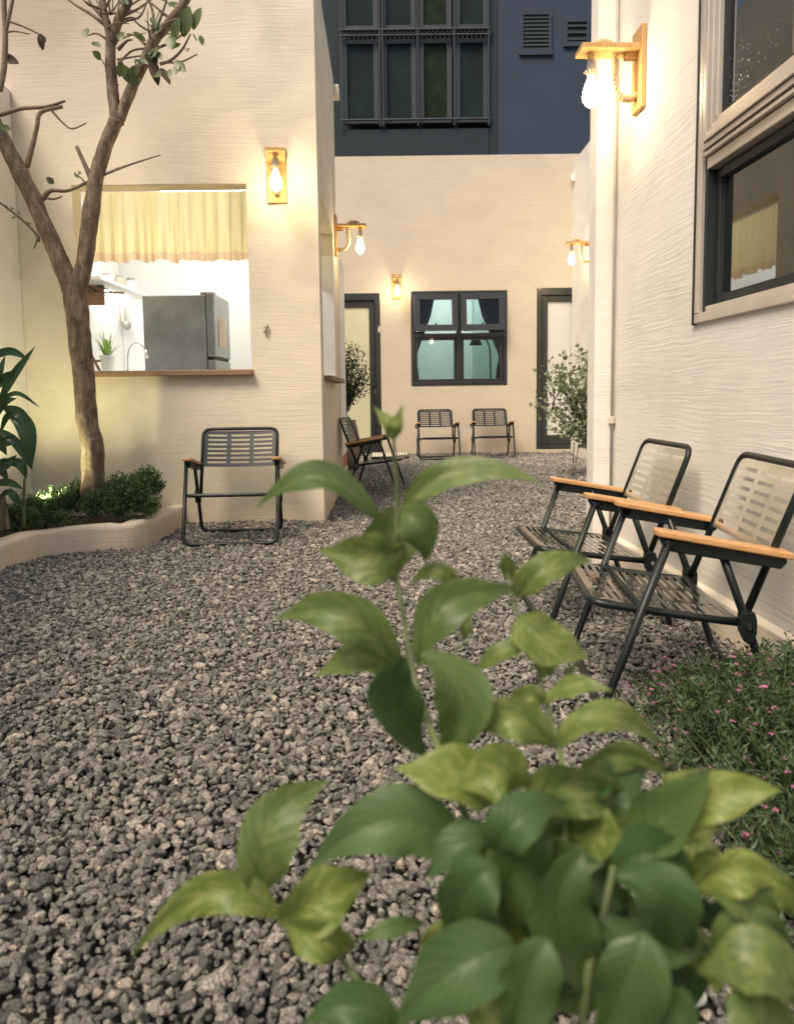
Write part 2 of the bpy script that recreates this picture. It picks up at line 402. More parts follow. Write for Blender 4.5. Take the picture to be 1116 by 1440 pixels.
def valance(root_name, label, put, u0, u1, ztop, zbot, seed, group):
    rn = random.Random(seed); n = 220; mb = MB(); hb = MB(); vs = []; hv = []
    ph = [rn.uniform(.6, 1.5) for _ in range(15)]; cum = np.cumsum([0]+ph); cum = cum/cum[-1]
    for i in range(n+1):
        t = i/n; k = np.searchsorted(cum, t, 'right')-1; k = min(k, len(ph)-1); q = (t-cum[k])/(cum[k+1]-cum[k])
        sgn = (1-math.cos(2*math.pi*q))*.5; sgn = sgn*sgn*(3-2*sgn)
        for j in range(7):
            s = j/6; d = .006+sgn*(.010+.026*s)*(0.6+.5*ph[k]/1.5); z = ztop+(zbot-ztop)*s + (.006*math.sin(k*2.1)*s)
            vs.append(put(u0+(u1-u0)*t, d, z))
        for j in range(3):
            s = j/2; d = .006+sgn*.036*(0.6+.5*ph[k]/1.5)+.002
            hv.append(put(u0+(u1-u0)*t, d, zbot-.055*s+(.006*math.sin(k*2.1))+.008*math.sin(k*3.7)*s))
    mb.add(vs, [(i*7+j, (i+1)*7+j, (i+1)*7+j+1, i*7+j+1) for i in range(n) for j in range(6)])
    hb.add(hv, [(i*3+j, (i+1)*3+j, (i+1)*3+j+1, i*3+j+1) for i in range(n) for j in range(2)])
    c = put((u0+u1)/2, .02, ztop); r = thing(root_name, label, 'curtain', c)
    rebase(mb.build('cloth', m_curt, smooth=True), r); rebase(hb.build('hem', m_hem, smooth=True), r)
    rd = MB().tube([put(u0+.004, .03, ztop+.004), put(u1-.004, .03, ztop+.004)], .006); rebase(rd.build('rod', m_white), r)
valance('valance_curtain', 'short pleated yellow valance across the top of the front kitchen hatch', lambda u, d, z: (u, 5.075-d, z), KX0+.004, KX1-.004, KZ1-.003, 1.815, 3, 'valances')
valance('valance_curtain', 'yellow valance inside the narrow side hatch round the house corner', lambda u, d, z: (XL(u)-.10+d-.03, u, z), SY0+.004, SY1-.004, 2.18, 1.80, 5, 'valances')

# kitchen contents
def obj_at(name, label, cat, loc): return thing(name, label, cat, loc)
fz = thing('refrigerator', 'charcoal refrigerator with steel door standing inside the kitchen', 'refrigerator', (-1.66, 6.0, .05))
rebase(box('cabinet', (-1.905, 5.72, .06), (-1.43, 6.25, 1.63), m_char, bevel=.008), fz)
d1 = rebase(box('door', (-1.425, 5.725, 1.17), (-1.365, 6.24, 1.645), m_steel, bevel=.008), fz)
d2 = rebase(box('door', (-1.425, 5.725, .10), (-1.365, 6.24, 1.145), m_steel, bevel=.008), fz)
rebase(box('handle_groove', (-1.40, 5.728, 1.147), (-1.372, 6.2, 1.168), m_gasket), fz)
rebase(box('hinge_cap', (-1.47, 5.74, 1.632), (-1.37, 5.82, 1.652), m_char), fz)
rebase(box('paper_note', (-1.364, 5.85, 1.25), (-1.361, 6.08, 1.48), m_rice), fz)
box_o = tag(box('kitchen_counter', (-2.5, 6.32, .06), (-1.95, 6.95, .93), m_white, bevel=.01), 'white kitchen counter below the hatch level at the back', 'counter')
tag(box('kitchen_worktop', (-2.5, 5.06, .90), (-1.0, 5.55, .94), m_white, bevel=.006), 'white worktop running just inside the kitchen hatch', 'worktop')
# faucet
fc = thing('faucet', 'chrome gooseneck kitchen faucet behind the sill, left of the refrigerator', 'faucet', tuple(atY(181, 522, 5.5)))
p = [atY(180, 530, 5.5), atY(180, 500, 5.5), atY(183, 488, 5.5), atY(191, 482, 5.5), atY(200, 486, 5.5), atY(205, 496, 5.5)]
rebase(MB().tube(catmull(p), .005, 8).build('spout', m_chrome, smooth=True), fc)
rebase(MB().tube([atY(204, 492, 5.5), atY(208, 504, 5.5)], [.010, .014], 10).build('spray_head', m_chrome, smooth=True), fc)
# outlet
oc = atY(206, 472, 6.95)
tag(box('wall_outlet', (oc.x-.03, 6.985, oc.z-.045), (oc.x+.03, 6.998, oc.z+.045), m_beige, bevel=.003), 'pale wall outlet beside the refrigerator', 'outlet')
# vase with spider plant
vc = atY(152, 521, 5.32); vz = .94
va = thing('potted_spider_plant', 'bright green spider plant in a white flared vase on the worktop', 'plant', (vc.x, 5.32, vz))
zt = atY(152, 500, 5.32).z
rebase(MB().lathe([(.001, 0), (.035, 0), (.030, .06), (.055, zt-vz+.0), (.050, zt-vz), (.045, zt-vz-.01), (.001, zt-vz-.012)], (vc.x, 5.32, vz)).build('vase', m_vase, smooth=True), va)
def strap(mb, base, tip, w, droop, n=8, fold=.25, up=None):
    base = Vector(base); tip = Vector(tip); d = tip-base; L = d.length
    side = d.cross(up or Vector((0, 0, 1)))
    side = side.normalized() if side.length > 1e-4 else Vector((1, 0, 0))
    nv = side.cross(d).normalized(); vs = []
    for i in range(n+1):
        t = i/n; c = base+d*t+Vector((0, 0, 1))*droop*4*t*(1-t); ww = w*(math.sin(math.pi*min(1, .08+.92*t))**.7)*.5 if i < n else .0005
        vs += [c-side*ww+nv*ww*fold, c, c+side*ww+nv*ww*fold]
    mb.add(vs, [(i*3+j, i*3+j+1, (i+1)*3+j+1, (i+1)*3+j) for i in range(n) for j in range(2)])
for k in range(34):
    a = random.uniform(0, 2*math.pi); r = random.uniform(.03, .13); mb = MB()
    strap(mb, (vc.x+.02*math.cos(a), 5.32+.02*math.sin(a), zt-.01), (vc.x+r*math.cos(a), 5.32+r*.7*math.sin(a), zt+random.uniform(.03, .17)), .012, .025, 6)
    rebase(mb.build('leaf', m_sleaf, smooth=True), va)
# wall shelf with rack and utensils
sp0 = atY(128, 395, 6.1); 
sh = thing('wall_shelf', 'slanted white kitchen shelf with wooden bracket on the left kitchen wall', 'shelf', (-2.5, 6.1, 1.75))
rebase(box('board', (-2.52, 5.75, 1.76), (-2.22, 6.95, 1.785), m_white, bevel=.003), sh)
rebase(box('bracket', (-2.515, 6.0, 1.60), (-2.30, 6.03, 1.755), m_sill), sh)
rebase(MB().tube([(-2.50, 5.98, 1.69), (-2.13, 5.98, 1.69)], .009).build('rail', m_sill), sh)
for k in range(3): rebase(MB().tube([(-2.50+.1*k, 5.9, 1.74), (-2.38+.1*k, 6.12, 1.66)], .005, 6).build('rack_wire', m_gasket), sh)
rebase(box('light_strip', (-2.50, 6.3, 1.745), (-2.40, 6.9, 1.757), m_strip), sh)
ut = thing('hanging_ladle', 'white ladle hanging on the kitchen wall under the shelf', 'utensil', tuple(atY(176, 400, 6.9)))
a, b = atY(178, 398, 6.9), atY(179, 440, 6.9)
rebase(MB().tube([a, b], .006, 6).build('handle', m_beige), ut)
rebase(MB().lathe([(.001, -.03), (.03, -.01), (.04, .03), (.025, .05)], atY(179, 460, 6.9), 12).build('bowl', m_pipe, smooth=True), ut)
for px_, lab in ((166, 'thin pale spatula hanging nearest the shelf in the kitchen'), (171, 'pale wooden spoon hanging between the spatula and the ladle')):
    u2 = thing('hanging_spatula', lab, 'utensil', tuple(atY(px_, 398, 6.9)))
    rebase(MB().tube([atY(px_, 398, 6.9), atY(px_, 425, 6.9)], .006, 6).build('handle', m_sill), u2)
    rebase(MB().box(Vector(atY(px_-2, 452, 6.9)), Vector(atY(px_+3, 425, 6.9))+Vector((0, .01, 0))).build('blade', m_beige), u2)
bs = thing('wooden_stool', 'brown wooden folding stand on the worktop half hidden by the trunk', 'stand', tuple(atY(136, 520, 5.3)))
rebase(MB().tube([atY(128, 498, 5.3), atY(142, 524, 5.3)], .010, 6).build('leg', m_sill), bs)
rebase(MB().tube([atY(128, 509, 5.3), atY(143, 507, 5.3)], .010, 6).build('rail', m_sill), bs)
cl = thing('ceiling_light', 'lit white panel light on the kitchen ceiling above the valance', 'ceiling light', (-1.5, 6.0, 2.54))
rebase(box('diffuser', (-1.9, 5.6, 2.535), (-1.1, 6.4, 2.548), m_panel), cl)

jr = random.Random(3)
for k, lab in enumerate(('white jar at the left end of the kitchen shelf', 'beige jar in the middle of the kitchen shelf', 'small pale tin at the right end of the kitchen shelf')):
    yy = 6.75-.28*k; j = thing('kitchen_jar', lab, 'jar', (-2.34, yy, 1.786)); rr_ = (.045, .038, .042)[k]; hh_ = (.13, .11, .08)[k]
    rebase(MB().lathe([(.001, 0), (rr_, 0), (rr_, hh_*.8), (rr_*.75, hh_*.9), (.001, hh_*.9)], (-2.34, yy, 1.786), 14).build('body', (m_white, m_beige, m_white)[k], smooth=True), j)
    rebase(MB().lathe([(.001, hh_*1.05), (rr_*.8, hh_*1.05), (rr_*.8, hh_*.9), (.001, hh_*.9)], (-2.34, yy, 1.786), 14).build('lid', m_pipe), j)
# gecko on the wall
gc = atY(374, 464, 4.89)
gk = thing('gecko', 'small brown gecko clinging to the cream wall right of the hatch', 'gecko', tuple(gc))
mb = MB(); mb.tube([gc+Vector((.012, -.004, .035)), gc+Vector((.010, -.006, .022)), gc+Vector((.004, -.006, .004)), gc+Vector((-.002, -.005, -.015)), gc+Vector((.006, -.003, -.035)), gc+Vector((.001, -.003, -.05))], [.002, .006, .005, .006, .003, .001], 8)
for sx, z in ((-1, .014), (1, .016), (-1, -.012), (1, -.010)): mb.tube([gc+Vector((.003, -.005, z)), gc+Vector((.003+sx*.016, -.003, z+.006)), gc+Vector((.003+sx*.018, -.002, z-.006))], .0018, 5)
rebase(mb.build('body', m_gecko, smooth=True), gk)

# ------------------------------------------------------------------ left garden wall
tag(wallgrid(-2.0, 4.895, -.1, 2.80, [], .15, lambda u, d, z: (-2.405-d, u, z)).build('garden_wall', m_wallr, bevel=.01), 'lower cream wall running along the left edge beside the planter', 'wall')

# ------------------------------------------------------------------ back house
bh = thing('guest_house', 'low cream house closing the far end of the courtyard', 'house', (.8, 10.6, 0))
bp = lambda o: rebase(o, bh)
WX0, WX1, WZ0, WZ1 = .218, 1.566, .995, 2.310
bw = wallgrid(-3.5, 3.4, -.1, 4.14, [(WX0, WX1, WZ0, WZ1), (-1.12, -.209, .02, 2.291), (1.98, 2.86, .075, 2.333)], .16, lambda u, d, z: (u, 10.6+d, z))
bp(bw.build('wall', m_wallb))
def door(x0, x1, z0, z1, glass, label, hx):
    D = box('door', (x0, 10.60, z1-.10), (x1, 10.70, z1), m_frame, bevel=.006); bp(D); D['label'] = label
    def sub(o): o.parent = D; return o
    sub(box('door_frame', (x0, 10.60, z0), (x0+.075, 10.70, z1-.1), m_frame, bevel=.006))
    sub(box('door_frame', (x1-.075, 10.60, z0), (x1, 10.70, z1-.1), m_frame, bevel=.006))
    sub(box('door_frame', (x0+.075, 10.60, z0), (x1-.075, 10.70, z0+.06), m_frame, bevel=.006))
    sub(box('stile', (x0+.078, 10.63, z0+.063), (x0+.16, 10.68, z1-.103), m_frame2 if hx else m_frame, bevel=.006))
    sub(box('stile', (x1-.16, 10.63, z0+.063), (x1-.078, 10.68, z1-.103), m_frame, bevel=.006))
    sub(box('stile', (x0+.16, 10.63, z1-.19), (x1-.16, 10.68, z1-.103), m_frame, bevel=.006))
    sub(box('stile', (x0+.16, 10.63, z0+.063), (x1-.16, 10.68, z0+.20), m_frame, bevel=.006))
    sub(box('pane', (x0+.16, 10.65, z0+.2), (x1-.16, 10.66, z1-.19), glass))
    if hx:
        sub(MB().tube(fillet([(hx, 10.63, 1.02), (hx, 10.59, 1.02), (hx-.10, 10.59, 1.02)], .01), .008).build('handle', m_black, smooth=True))
        sub(box('keyhole_plate', (hx-.012, 10.622, .90), (hx+.012, 10.629, .95), m_chrome, bevel=.002))
m_dgl = simple('reflecting_yellow_pane', (.62, .60, .40), .12, var=.05, nscale=1.0, spec=.8, coat=.5)  # opaque pane, reflection of the opposite wall put into its colour
m_dgr = simple('reflecting_white_pane', (.64, .63, .60), .12, var=.04, nscale=1.0, spec=.8, coat=.5)  # greyer pane, wall reflection likewise put into the colour
door(-1.12, -.209, .02, 2.291, m_dgl, 'dark framed door with yellowish pane left of the window', -.29)
door(1.98, 2.86, .075, 2.333, m_dgr, 'dark framed door with pale grey pane at the right end', None)
# window
W = bp(MB().box((WX0, 10.59, WZ1-.055), (WX1, 10.69, WZ1)).box((WX0, 10.59, WZ0), (WX1, 10.69, WZ0+.055)).box((WX0, 10.59, WZ0+.055), (WX0+.055, 10.69, WZ1-.055)).box((WX1-.055, 10.59, WZ0+.055), (WX1, 10.69, WZ1-.055))
       .box((.855, 10.60, WZ0+.055), (.925, 10.69, WZ1-.055)).box((WX0+.055, 10.601, 1.665), (.855, 10.688, 1.725)).box((.925, 10.601, 1.665), (WX1-.055, 10.688, 1.725)).build('window', m_frame, bevel=.006))
def wsub(o): o.parent = W; return o
for x0, x1 in ((WX0+.055, .855), (.925, WX1-.055)):
    wsub(MB().box((x0, 10.62, WZ0+.055), (x0+.035, 10.67, 1.665)).box((x1-.035, 10.62, WZ0+.055), (x1, 10.67, 1.665)).box((x0+.035, 10.62, WZ0+.055), (x1-.035, 10.67, WZ0+.09)).box((x0+.035, 10.62, 1.63), (x1-.035, 10.67, 1.665)).build('frame', m_frame, bevel=.004))
    wsub(box('pane', (x0+.035, 10.64, WZ0+.09), (x1-.035, 10.645, 1.63), m_glass))
    # top hung sash pushed open
    c, s = math.cos(R(10)), math.sin(R(10)); L = WZ1-.06-1.735
    def T(x, dz, dy): return (x, 10.585-dz*s-dy*c, WZ1-.055-dz*c+dy*s*.2)
    sm = MB(); x0 -= .012; x1 += .012
    for (a, b, q0, q1) in ((x0, x1, 0, .075), (x0, x1, L-.085, L), (x0, x0+.08, .075, L-.085), (x1-.08, x1, .075, L-.085)):
        vs = [T(a, q0, 0), T(b, q0, 0), T(b, q1, 0), T(a, q1, 0), T(a, q0, .045), T(b, q0, .045), T(b, q1, .045), T(a, q1, .045)]
        sm.add(vs, [(0,1,2,3),(7,6,5,4),(4,5,1,0),(5,6,2,1),(6,7,3,2),(7,4,0,3)])
    wsub(sm.build('sash', m_frame, bevel=.004))
    vs = [T(x0+.08, .075, .02), T(x1-.08, .075, .02), T(x1-.08, L-.085, .02), T(x0+.08, L-.085, .02)]
    wsub(MB().add(vs, [(0, 1, 2, 3)]).build('pane', m_glass))
    hx = (x0+x1)/2+.0; wsub(box('latch', (hx-.012, 10.50, 1.80), (hx+.012, 10.52, 1.86), m_black, bevel=.003))
    wsub(MB().tube([(x0+.03, 10.60, 1.75), (x0+.16, 10.53, 1.755)], .006, 6).build('stay', m_chrome))
# room behind the window
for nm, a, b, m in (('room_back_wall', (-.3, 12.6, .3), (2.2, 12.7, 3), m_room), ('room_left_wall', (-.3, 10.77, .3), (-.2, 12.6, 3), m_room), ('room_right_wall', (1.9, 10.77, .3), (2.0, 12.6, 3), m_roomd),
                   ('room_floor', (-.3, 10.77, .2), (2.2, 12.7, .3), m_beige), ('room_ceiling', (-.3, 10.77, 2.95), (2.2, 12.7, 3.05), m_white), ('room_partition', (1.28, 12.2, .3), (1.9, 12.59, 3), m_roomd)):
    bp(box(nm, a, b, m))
rl = thing('ceiling_light', 'lit square panel on the ceiling of the teal room', 'ceiling light', (.85, 11.6, 2.94))
rebase(box('diffuser', (.45, 11.3, 2.935), (1.25, 12.0, 2.948), m_panelt), rl)
def side_curtain(x_out, x_in, label):
    mb = MB(); n = 40; rows = [(2.42, 1.0), (2.0, .8), (1.55, .42), (1.40, .30), (1.2, .38), (.9, .42)]; vs = []
    for z, wd in rows:
        for i in range(n+1):
            t = i/n; vs.append((x_out+(x_in-x_out)*wd*t, 10.86+.02*math.sin(t*34), z))
    mb.add(vs, [(j*(n+1)+i, j*(n+1)+i+1, (j+1)*(n+1)+i+1, (j+1)*(n+1)+i) for j in range(len(rows)-1) for i in range(n)])
    c = thing('side_curtain', label, 'curtain', (x_out, 10.86, 2.42), 0, 'dark curtains at the far window'); rebase(mb.build('cloth', m_dcurt, smooth=True), c)
    rebase(MB().tube([(x_out, 10.85, 1.42), (x_out+(x_in-x_out)*.32, 10.85, 1.40)], .015, 6).build('tieback', m_black), c)
side_curtain(.16, .60, 'dark curtain tied back at the left of the far window')
side_curtain(1.64, 1.14, 'dark curtain tied back at the right of the far window')
fl = thing('floor_lamp', 'black arched reading lamp standing inside the teal room', 'lamp', (1.38, 11.3, .3))
rebase(MB().tube(catmull([(1.42, 11.3, .3), (1.42, 11.3, 1.3), (1.40, 11.3, 1.58), (1.33, 11.3, 1.70), (1.26, 11.3, 1.73)]), .012, 8).build('stem', m_black, smooth=True), fl)
rebase(MB().lathe([(.02, .14), (.05, .12), (.10, 0), (.098, 0), (.045, .11)], (1.20, 11.3, 1.60), 16).build('lamp_shade', m_black, smooth=True), fl)

# ------------------------------------------------------------------ far right boundary wall
tag(wallgrid(3.95, 10.598, -.1, 4.02, [], .15, lambda u, d, z: (2.47+d, u, z)).build('boundary_wall', m_wallr), 'tall cream wall on the right running back to the far house', 'wall')
nb = atX(806, 250, 2.46)
tag(box('junction_box', (2.43, nb.y-.04, nb.z-.05), (2.469, nb.y+.04, nb.z+.05), m_white, bevel=.004), 'tiny white junction box high on the boundary wall near the far corner', 'junction box')

# ------------------------------------------------------------------ right building with big window
rb = thing('side_house', 'pale plastered house wall on the right behind the two nearest chairs', 'house', (1.1, 2.5, 0))
rp = lambda o: rebase(o, rb)
NY0, NY1, NZ0, NZ1 = 1.15, 2.755, 1.098, 2.47
rw = wallgrid(-2.5, 3.66, -.1, 3.4, [(NY0, NY1, NZ0, NZ1)], .14, lambda u, d, z: (XR(u)+d, u, z))
rp(rw.build('wall', m_wallr))
rp(box('corner_pilaster', (.966, 3.662, -.1), (1.30, 3.80, 3.4), m_wallr, bevel=.008))
rp(box('rear_wall', (1.30, 3.70, -.1), (2.62, 3.80, 3.4), m_wallr))
pl = MB().add([(XR(-2.5)-.022, -2.5, -.1), (XR(3.66)-.022, 3.655, -.1), (XR(3.66)-.022, 3.655, .148), (XR(-2.5)-.022, -2.5, .148), (XR(-2.5)+.01, -2.5, -.1), (XR(3.66)+.01, 3.655, -.1), (XR(3.66)+.01, 3.655, .165), (XR(-2.5)+.01, -2.5, .165)],
              [(0,3,2,1),(3,7,6,2),(1,2,6,5),(0,4,7,3),(4,5,6,7),(0,1,5,4)])
rp(pl.build('plinth', m_curb, bevel=.006))
# window: put(u along Y, d outward(+ to building), z)
def rbox(mb, u0, u1, d0, d1, z0, z1):
    P = lambda u, d, z: (XR(u)+d, u, z)
    mb.add([P(u0,d0,z0),P(u1,d0,z0),P(u1,d1,z0),P(u0,d1,z0),P(u0,d0,z1),P(u1,d0,z1),P(u1,d1,z1),P(u0,d1,z1)], [(0,1,2,3),(7,6,5,4),(4,5,1,0),(5,6,2,1),(6,7,3,2),(7,4,0,3)]); return mb
def rframe(u0, u1, z0, z1, t, d0, d1):
    mb = MB(); rbox(mb, u0, u1, d0, d1, z1-t, z1); rbox(mb, u0, u1, d0, d1, z0, z0+t); rbox(mb, u0, u0+t, d0, d1, z0+t, z1-t); rbox(mb, u1-t, u1, d0, d1, z0+t, z1-t); return mb
RW = rp(rframe(NY0, NY1, NZ0, NZ1, .035, -.012, .09).build('window', m_frame2, bevel=.004))
def rs(o): o.parent = RW; return o
rs(rbox(MB(), NY1-.002, NY1+.009, -.016, .08, NZ0-.004, NZ1).build('edge_strip', m_gasket, bevel=.002))
rs(rbox(MB(), NY1-.060, NY1-.040, .002, .08, NZ0+.04, NZ1-.04).build('channel', m_gasket))
rs(rframe(NY0+.036, NY1-.036, NZ0+.036, NZ1-.036, .022, .004, .085).build('frame', m_frame2, bevel=.004))
TZ = 1.655
rs(rbox(MB(), NY0+.058, NY1-.058, -.002, .08, TZ-.028, TZ+.012).build('transom', m_frame2, bevel=.004))
rs(rbox(MB(), NY0+.058, NY1-.058, -.016, .03, TZ+.014, TZ+.030).build('transom', m_frame2, bevel=.003))
rs(rframe(NY0+.064, NY1-.064, NZ0+.064, TZ-.034, .030, .03, .07).build('sash', m_gasket, bevel=.003))
rs(rbox(MB(), NY0+.09, NY1-.09, .048, .052, NZ0+.09, TZ-.06).build('pane', m_glassd))
for q, (t0, d0) in enumerate(((0, -.022), (.022, -.030), (.044, -.022), (.066, -.012))):
    rs(rframe(NY0+.06+t0, NY1-.06-t0, TZ+.034+t0, NZ1-.06-t0*.5, .020, d0, .035).build('sash', m_frame2, bevel=.003))
rs(rbox(MB(), NY0+.15, NY1-.148, .018, .022, TZ+.12, NZ1-.12).build('pane', m_glassd))
rs(rframe(NY0+.148, NY1-.146, TZ+.118, NZ1-.11, .020, .005, .03).build('gasket', m_gasket))
# dim room behind
for nm, a, b, m in (('room_far_wall', (3.0, -1, .5), (3.1, 3.6, 3), m_gcurt), ('room_end_wall', (1.3, 3.55, .5), (3.0, 3.6, 3), m_gcurt), ('room_ceiling', (1.3, -1, 2.9), (3.0, 3.5, 3), m_gcurt), ('room_floor', (1.3, -1, .4), (3.0, 3.5, .5), m_gcurt), ('room_near_wall', (1.3, -1.1, .5), (3.0, -1.0, 3), m_gcurt)):
    rp(box(nm, a, b, m))
mb = MB(); n = 60; vs = []
for z in (2.6, .8):
    for i in range(n+1): u = 2.9-i*.032; vs.append((XR(u)+.22+.025*math.sin(i*1.1), u, z))
mb.add(vs, [(i, i+1, n+2+i, n+1+i) for i in range(n)])
ic = thing('long_curtain', 'olive grey curtain hanging behind the big window on the right', 'curtain', (1.3, 2.2, 2.6)); rebase(mb.build('cloth', m_gcurt, smooth=True), ic)
# raindrops on the upper pane
mb = MB(); rn = random.Random(4)
for k in range(170):
    u = NY1-.17-abs(rn.gauss(0, .12)); z = 1.80+rn.gauss(0, .05)+.05; r = rn.uniform(.0012, .0032)
    c = Vector((XR(u)+.016, u, z)); vs = []
    for a in range(6): vs.append(c+Vector((0, math.cos(a*math.pi/3)*r, math.sin(a*math.pi/3)*r)))
    vs.append(c+Vector((-r*.8, 0, 0))); mb.add(vs, [(a, (a+1) % 6, 6) for a in range(6)])
tag(mb.build('raindrops', m_drop, smooth=True), 'small raindrops on the upper pane of the right window', 'raindrops', kind='stuff')
# conduit
cd = thing('conduit', 'thin grey conduit running up the corner beside the nearest wall lamp', 'pipe', (1.045, 3.645, 0))
rebase(MB().tube([(1.050, 3.650, -.02), (1.050, 3.650, 3.4)], .0065, 10).build('pipe', m_pipe, smooth=True), cd)
cz = atX(857, 591, 1.03).z
rebase(MB().lathe([(.010, -.018), (.016, -.016), (.016, .016), (.010, .018)], (1.050, 3.650, cz), 12).build('coupling', m_beige), cd)

# ------------------------------------------------------------------ apartment building behind
ab = thing('apartment_building', 'dark blue grey building with barred windows rising behind the far wall', 'building', (1.5, 16.2, 0))
ap = lambda o: rebase(o, ab)
YA = 16.0
X = lambda px_, y=100: atY(px_, y, YA).x
Z = lambda y, x=580: atY(x, y, YA).z
xL, xM = -4.0, X(697, 120)
ap(box('wall', (xM, YA, 0), (9, YA+3, 13), m_slate))
ap(box('wall', (xL, YA+.25, 0), (xM-.002, YA+3, 13), m_slate2, label='dark green section with the window bays'))
ap(box('pillar', (X(688)-.0, YA-.02, 0), (xM+.02, YA+.249, 13), m_slate2))
zb, zt_, zr0, zr1 = Z(172), 12.5, Z(54), Z(41)
ap(box('parapet', (X(474, 190), YA-.02, 0), (X(687, 190), YA+.2, zb-.14), m_slate2))
cols = [(481, 532), (537, 585), (589, 635), (640, 686)]
for (a, b) in cols:
    for (z0, z1) in ((zb, zr0), (zr1, zr1+2.0)):
        xa, xb = X(a), X(b)
        fr = MB().box((xa, YA+.02, z0), (xa+.10, YA+.12, z1)).box((xb-.10, YA+.02, z0), (xb, YA+.12, z1)).box((xa+.1, YA+.02, z0), (xb-.1, YA+.12, z0+.09)).box((xa+.1, YA+.02, z1-.09), (xb-.1, YA+.12, z1))
        wd = ap(fr.build('window', m_slatef))
        o = box('pane', (xa+.1, YA+.06, z0+.09), (xb-.1, YA+.08, z1-.09), m_greeng if a == 589 else m_slateg); o.parent = wd
for y in (44, 52, 170):
    zz = Z(y); ap(MB().tube([(X(478), YA-.08, zz), (X(689), YA-.08, zz)], .022, 6).build('guard_rail', m_slatef))
mb = MB()
for k in range(34):
    xx = X(480)+(X(688)-X(480))*k/33; zc = Z(46)
    mb.tube([(xx+.045*math.cos(a), YA-.08, zc+.045*math.sin(a)) for a in np.linspace(0, 2*math.pi, 9)], .010, 4)
    mb.tube([(xx, YA-.08, Z(57)), (xx, YA-.08, Z(51))], .014, 4)
    mb.tube([(xx, YA-.08, Z(176)), (xx, YA-.08, Z(168))], .014, 4)
ap(mb.build('rail_ornament', m_slatef, kind='stuff'))
for px_ in (480, 534, 538, 587, 638, 686):
    ap(MB().tube([(X(px_), YA-.08, zb-.1), (X(px_), YA-.08, 12.5)], .02, 5).build('guard_bar', m_slatef))
for (x0, y0, x1, y1, nsl) in ((735, 22, 771, 72, 9), (797, 32, 824, 60, 3)):
    a0, a1, b0, b1 = X(x0, y0), X(x1, y0), Z(y1, x0), Z(y0, x0)
    v = ap(MB().box((a0-.08, YA-.05, b0-.09), (a1+.08, YA-.002, b0)).box((a0-.06, YA-.04, b1), (a1+.06, YA-.002, b1+.05)).box((a0-.06, YA-.04, b0), (a0, YA-.002, b1)).box((a1, YA-.04, b0), (a1+.06, YA-.002, b1)).build('vent_window', m_slate))
    o = box('backing', (a0, YA-.012, b0), (a1, YA-.004, b1), m_slateg); o.parent = v
    for k in range(nsl):
        zz = b0+(b1-b0)*(k+.5)/nsl
        o = MB().add([(a0, YA-.035, zz-.03), (a1, YA-.035, zz-.03), (a1, YA-.014, zz+.03), (a0, YA-.014, zz+.03), (a0, YA-.030, zz-.035), (a1, YA-.030, zz-.035), (a1, YA-.0139, zz+.02), (a0, YA-.0139, zz+.02)], [(0,1,2,3),(7,6,5,4),(4,5,1,0)]).build('louvre_slat', m_slate2); o.parent = v

# ------------------------------------------------------------------ wall lamps
def make_lamp(label):
    t = thing('wall_lamp', label, 'wall lamp', group='rope and pine wall lamps')
    box('backplate', (-.060, -.022, -.17), (.060, -.001, .17), m_lampw, t, bevel=.003)
    box('arm', (-.058, -.275, .072), (.058, -.0225, .092), m_lampw, t, bevel=.003)
    box('brace_block', (-.018, -.075, .045), (.018, -.0225, .071), m_lampw, t, bevel=.002)
    pts = catmull([(0, -.012, -.10), (0, -.05, -.118), (0, -.095, -.105), (0, -.122, -.05), (0, -.118, .02), (0, -.120, .085), (0, -.135, .108), (0, -.165, .116), (0, -.200, .108), (0, -.218, .085), (0, -.220, .05), (0, -.220, .02)], 8)
    rp_ = MB(); N = len(pts); rp_.tube(pts, .011, 8)
    for s in range(3):       # twisted strands
        q = []
        for i, p in enumerate(pts):
            tt = (pts[min(i+1, N-1)]-pts[max(i-1, 0)]).normalized(); nx = Vector((1, 0, 0)); bi = tt.cross(nx)
            a = i*.9+s*2*math.pi/3; q.append(p+nx*math.cos(a)*.0095+bi*math.sin(a)*.0095)
        rp_.tube(q, .0078, 6)
    rp_.build('rope', m_rope, t, smooth=True)
    MB().lathe([(.001, .045), (.015, .045), (.019, .03), (.019, -.012), (.014, -.02)], (0, -.22, -.005), 16).build('socket', m_pipe, t, smooth=True)
    prof = [(.013, 0), (.015, -.012), (.024, -.035), (.033, -.062), (.036, -.082), (.032, -.105), (.020, -.122), (.008, -.130), (.001, -.132)]
    MB().lathe(prof, (0, -.22, -.022), 20).build('bulb', m_bulb, t, smooth=True)
    cr = MB()
    for k in range(9):
        a = k*2*math.pi/9; cr.tube([(.014*math.cos(a), -.22+.014*math.sin(a), -.018), (.030*math.cos(a+.2), -.22+.030*math.sin(a+.2), -.004)], .0016, 4)
    cr.build('jute_fringe', m_rope, t)
    return t
m_rope = wood('jute_rope', (.48, .34, .17), (.66, .50, .28), .9, (40, 40, 40), 0)
l0 = make_lamp('rope lamp on the cream wall between the kitchen hatch and the house corner')
def place(o, loc, rz, label=None):
    o.location = loc; o.rotation_euler = (0, 0, rz)
    if label: o['label'] = label
place(l0, (-.742, 4.899, 2.255), R(7))
def lamp_copy(loc, rz, label):
    c = copy_tree(l0); place(c, loc, rz, label); return c
p = atY(470, 332, 6.60)
lamp_copy((XL(6.6), 6.60, p.z), R(90), 'rope lamp sticking out of the narrow side wall over the white door')
p = atY(557, 403, 10.6)
lamp_copy((p.x, 10.599, p.z), R(4), 'small distant rope lamp between the far left door and the far window')
p = atX(832, 352, 2.469)
lc4 = lamp_copy((2.468, p.y, p.z), R(-90), 'distant rope lamp on the right boundary wall above the potted shrub')
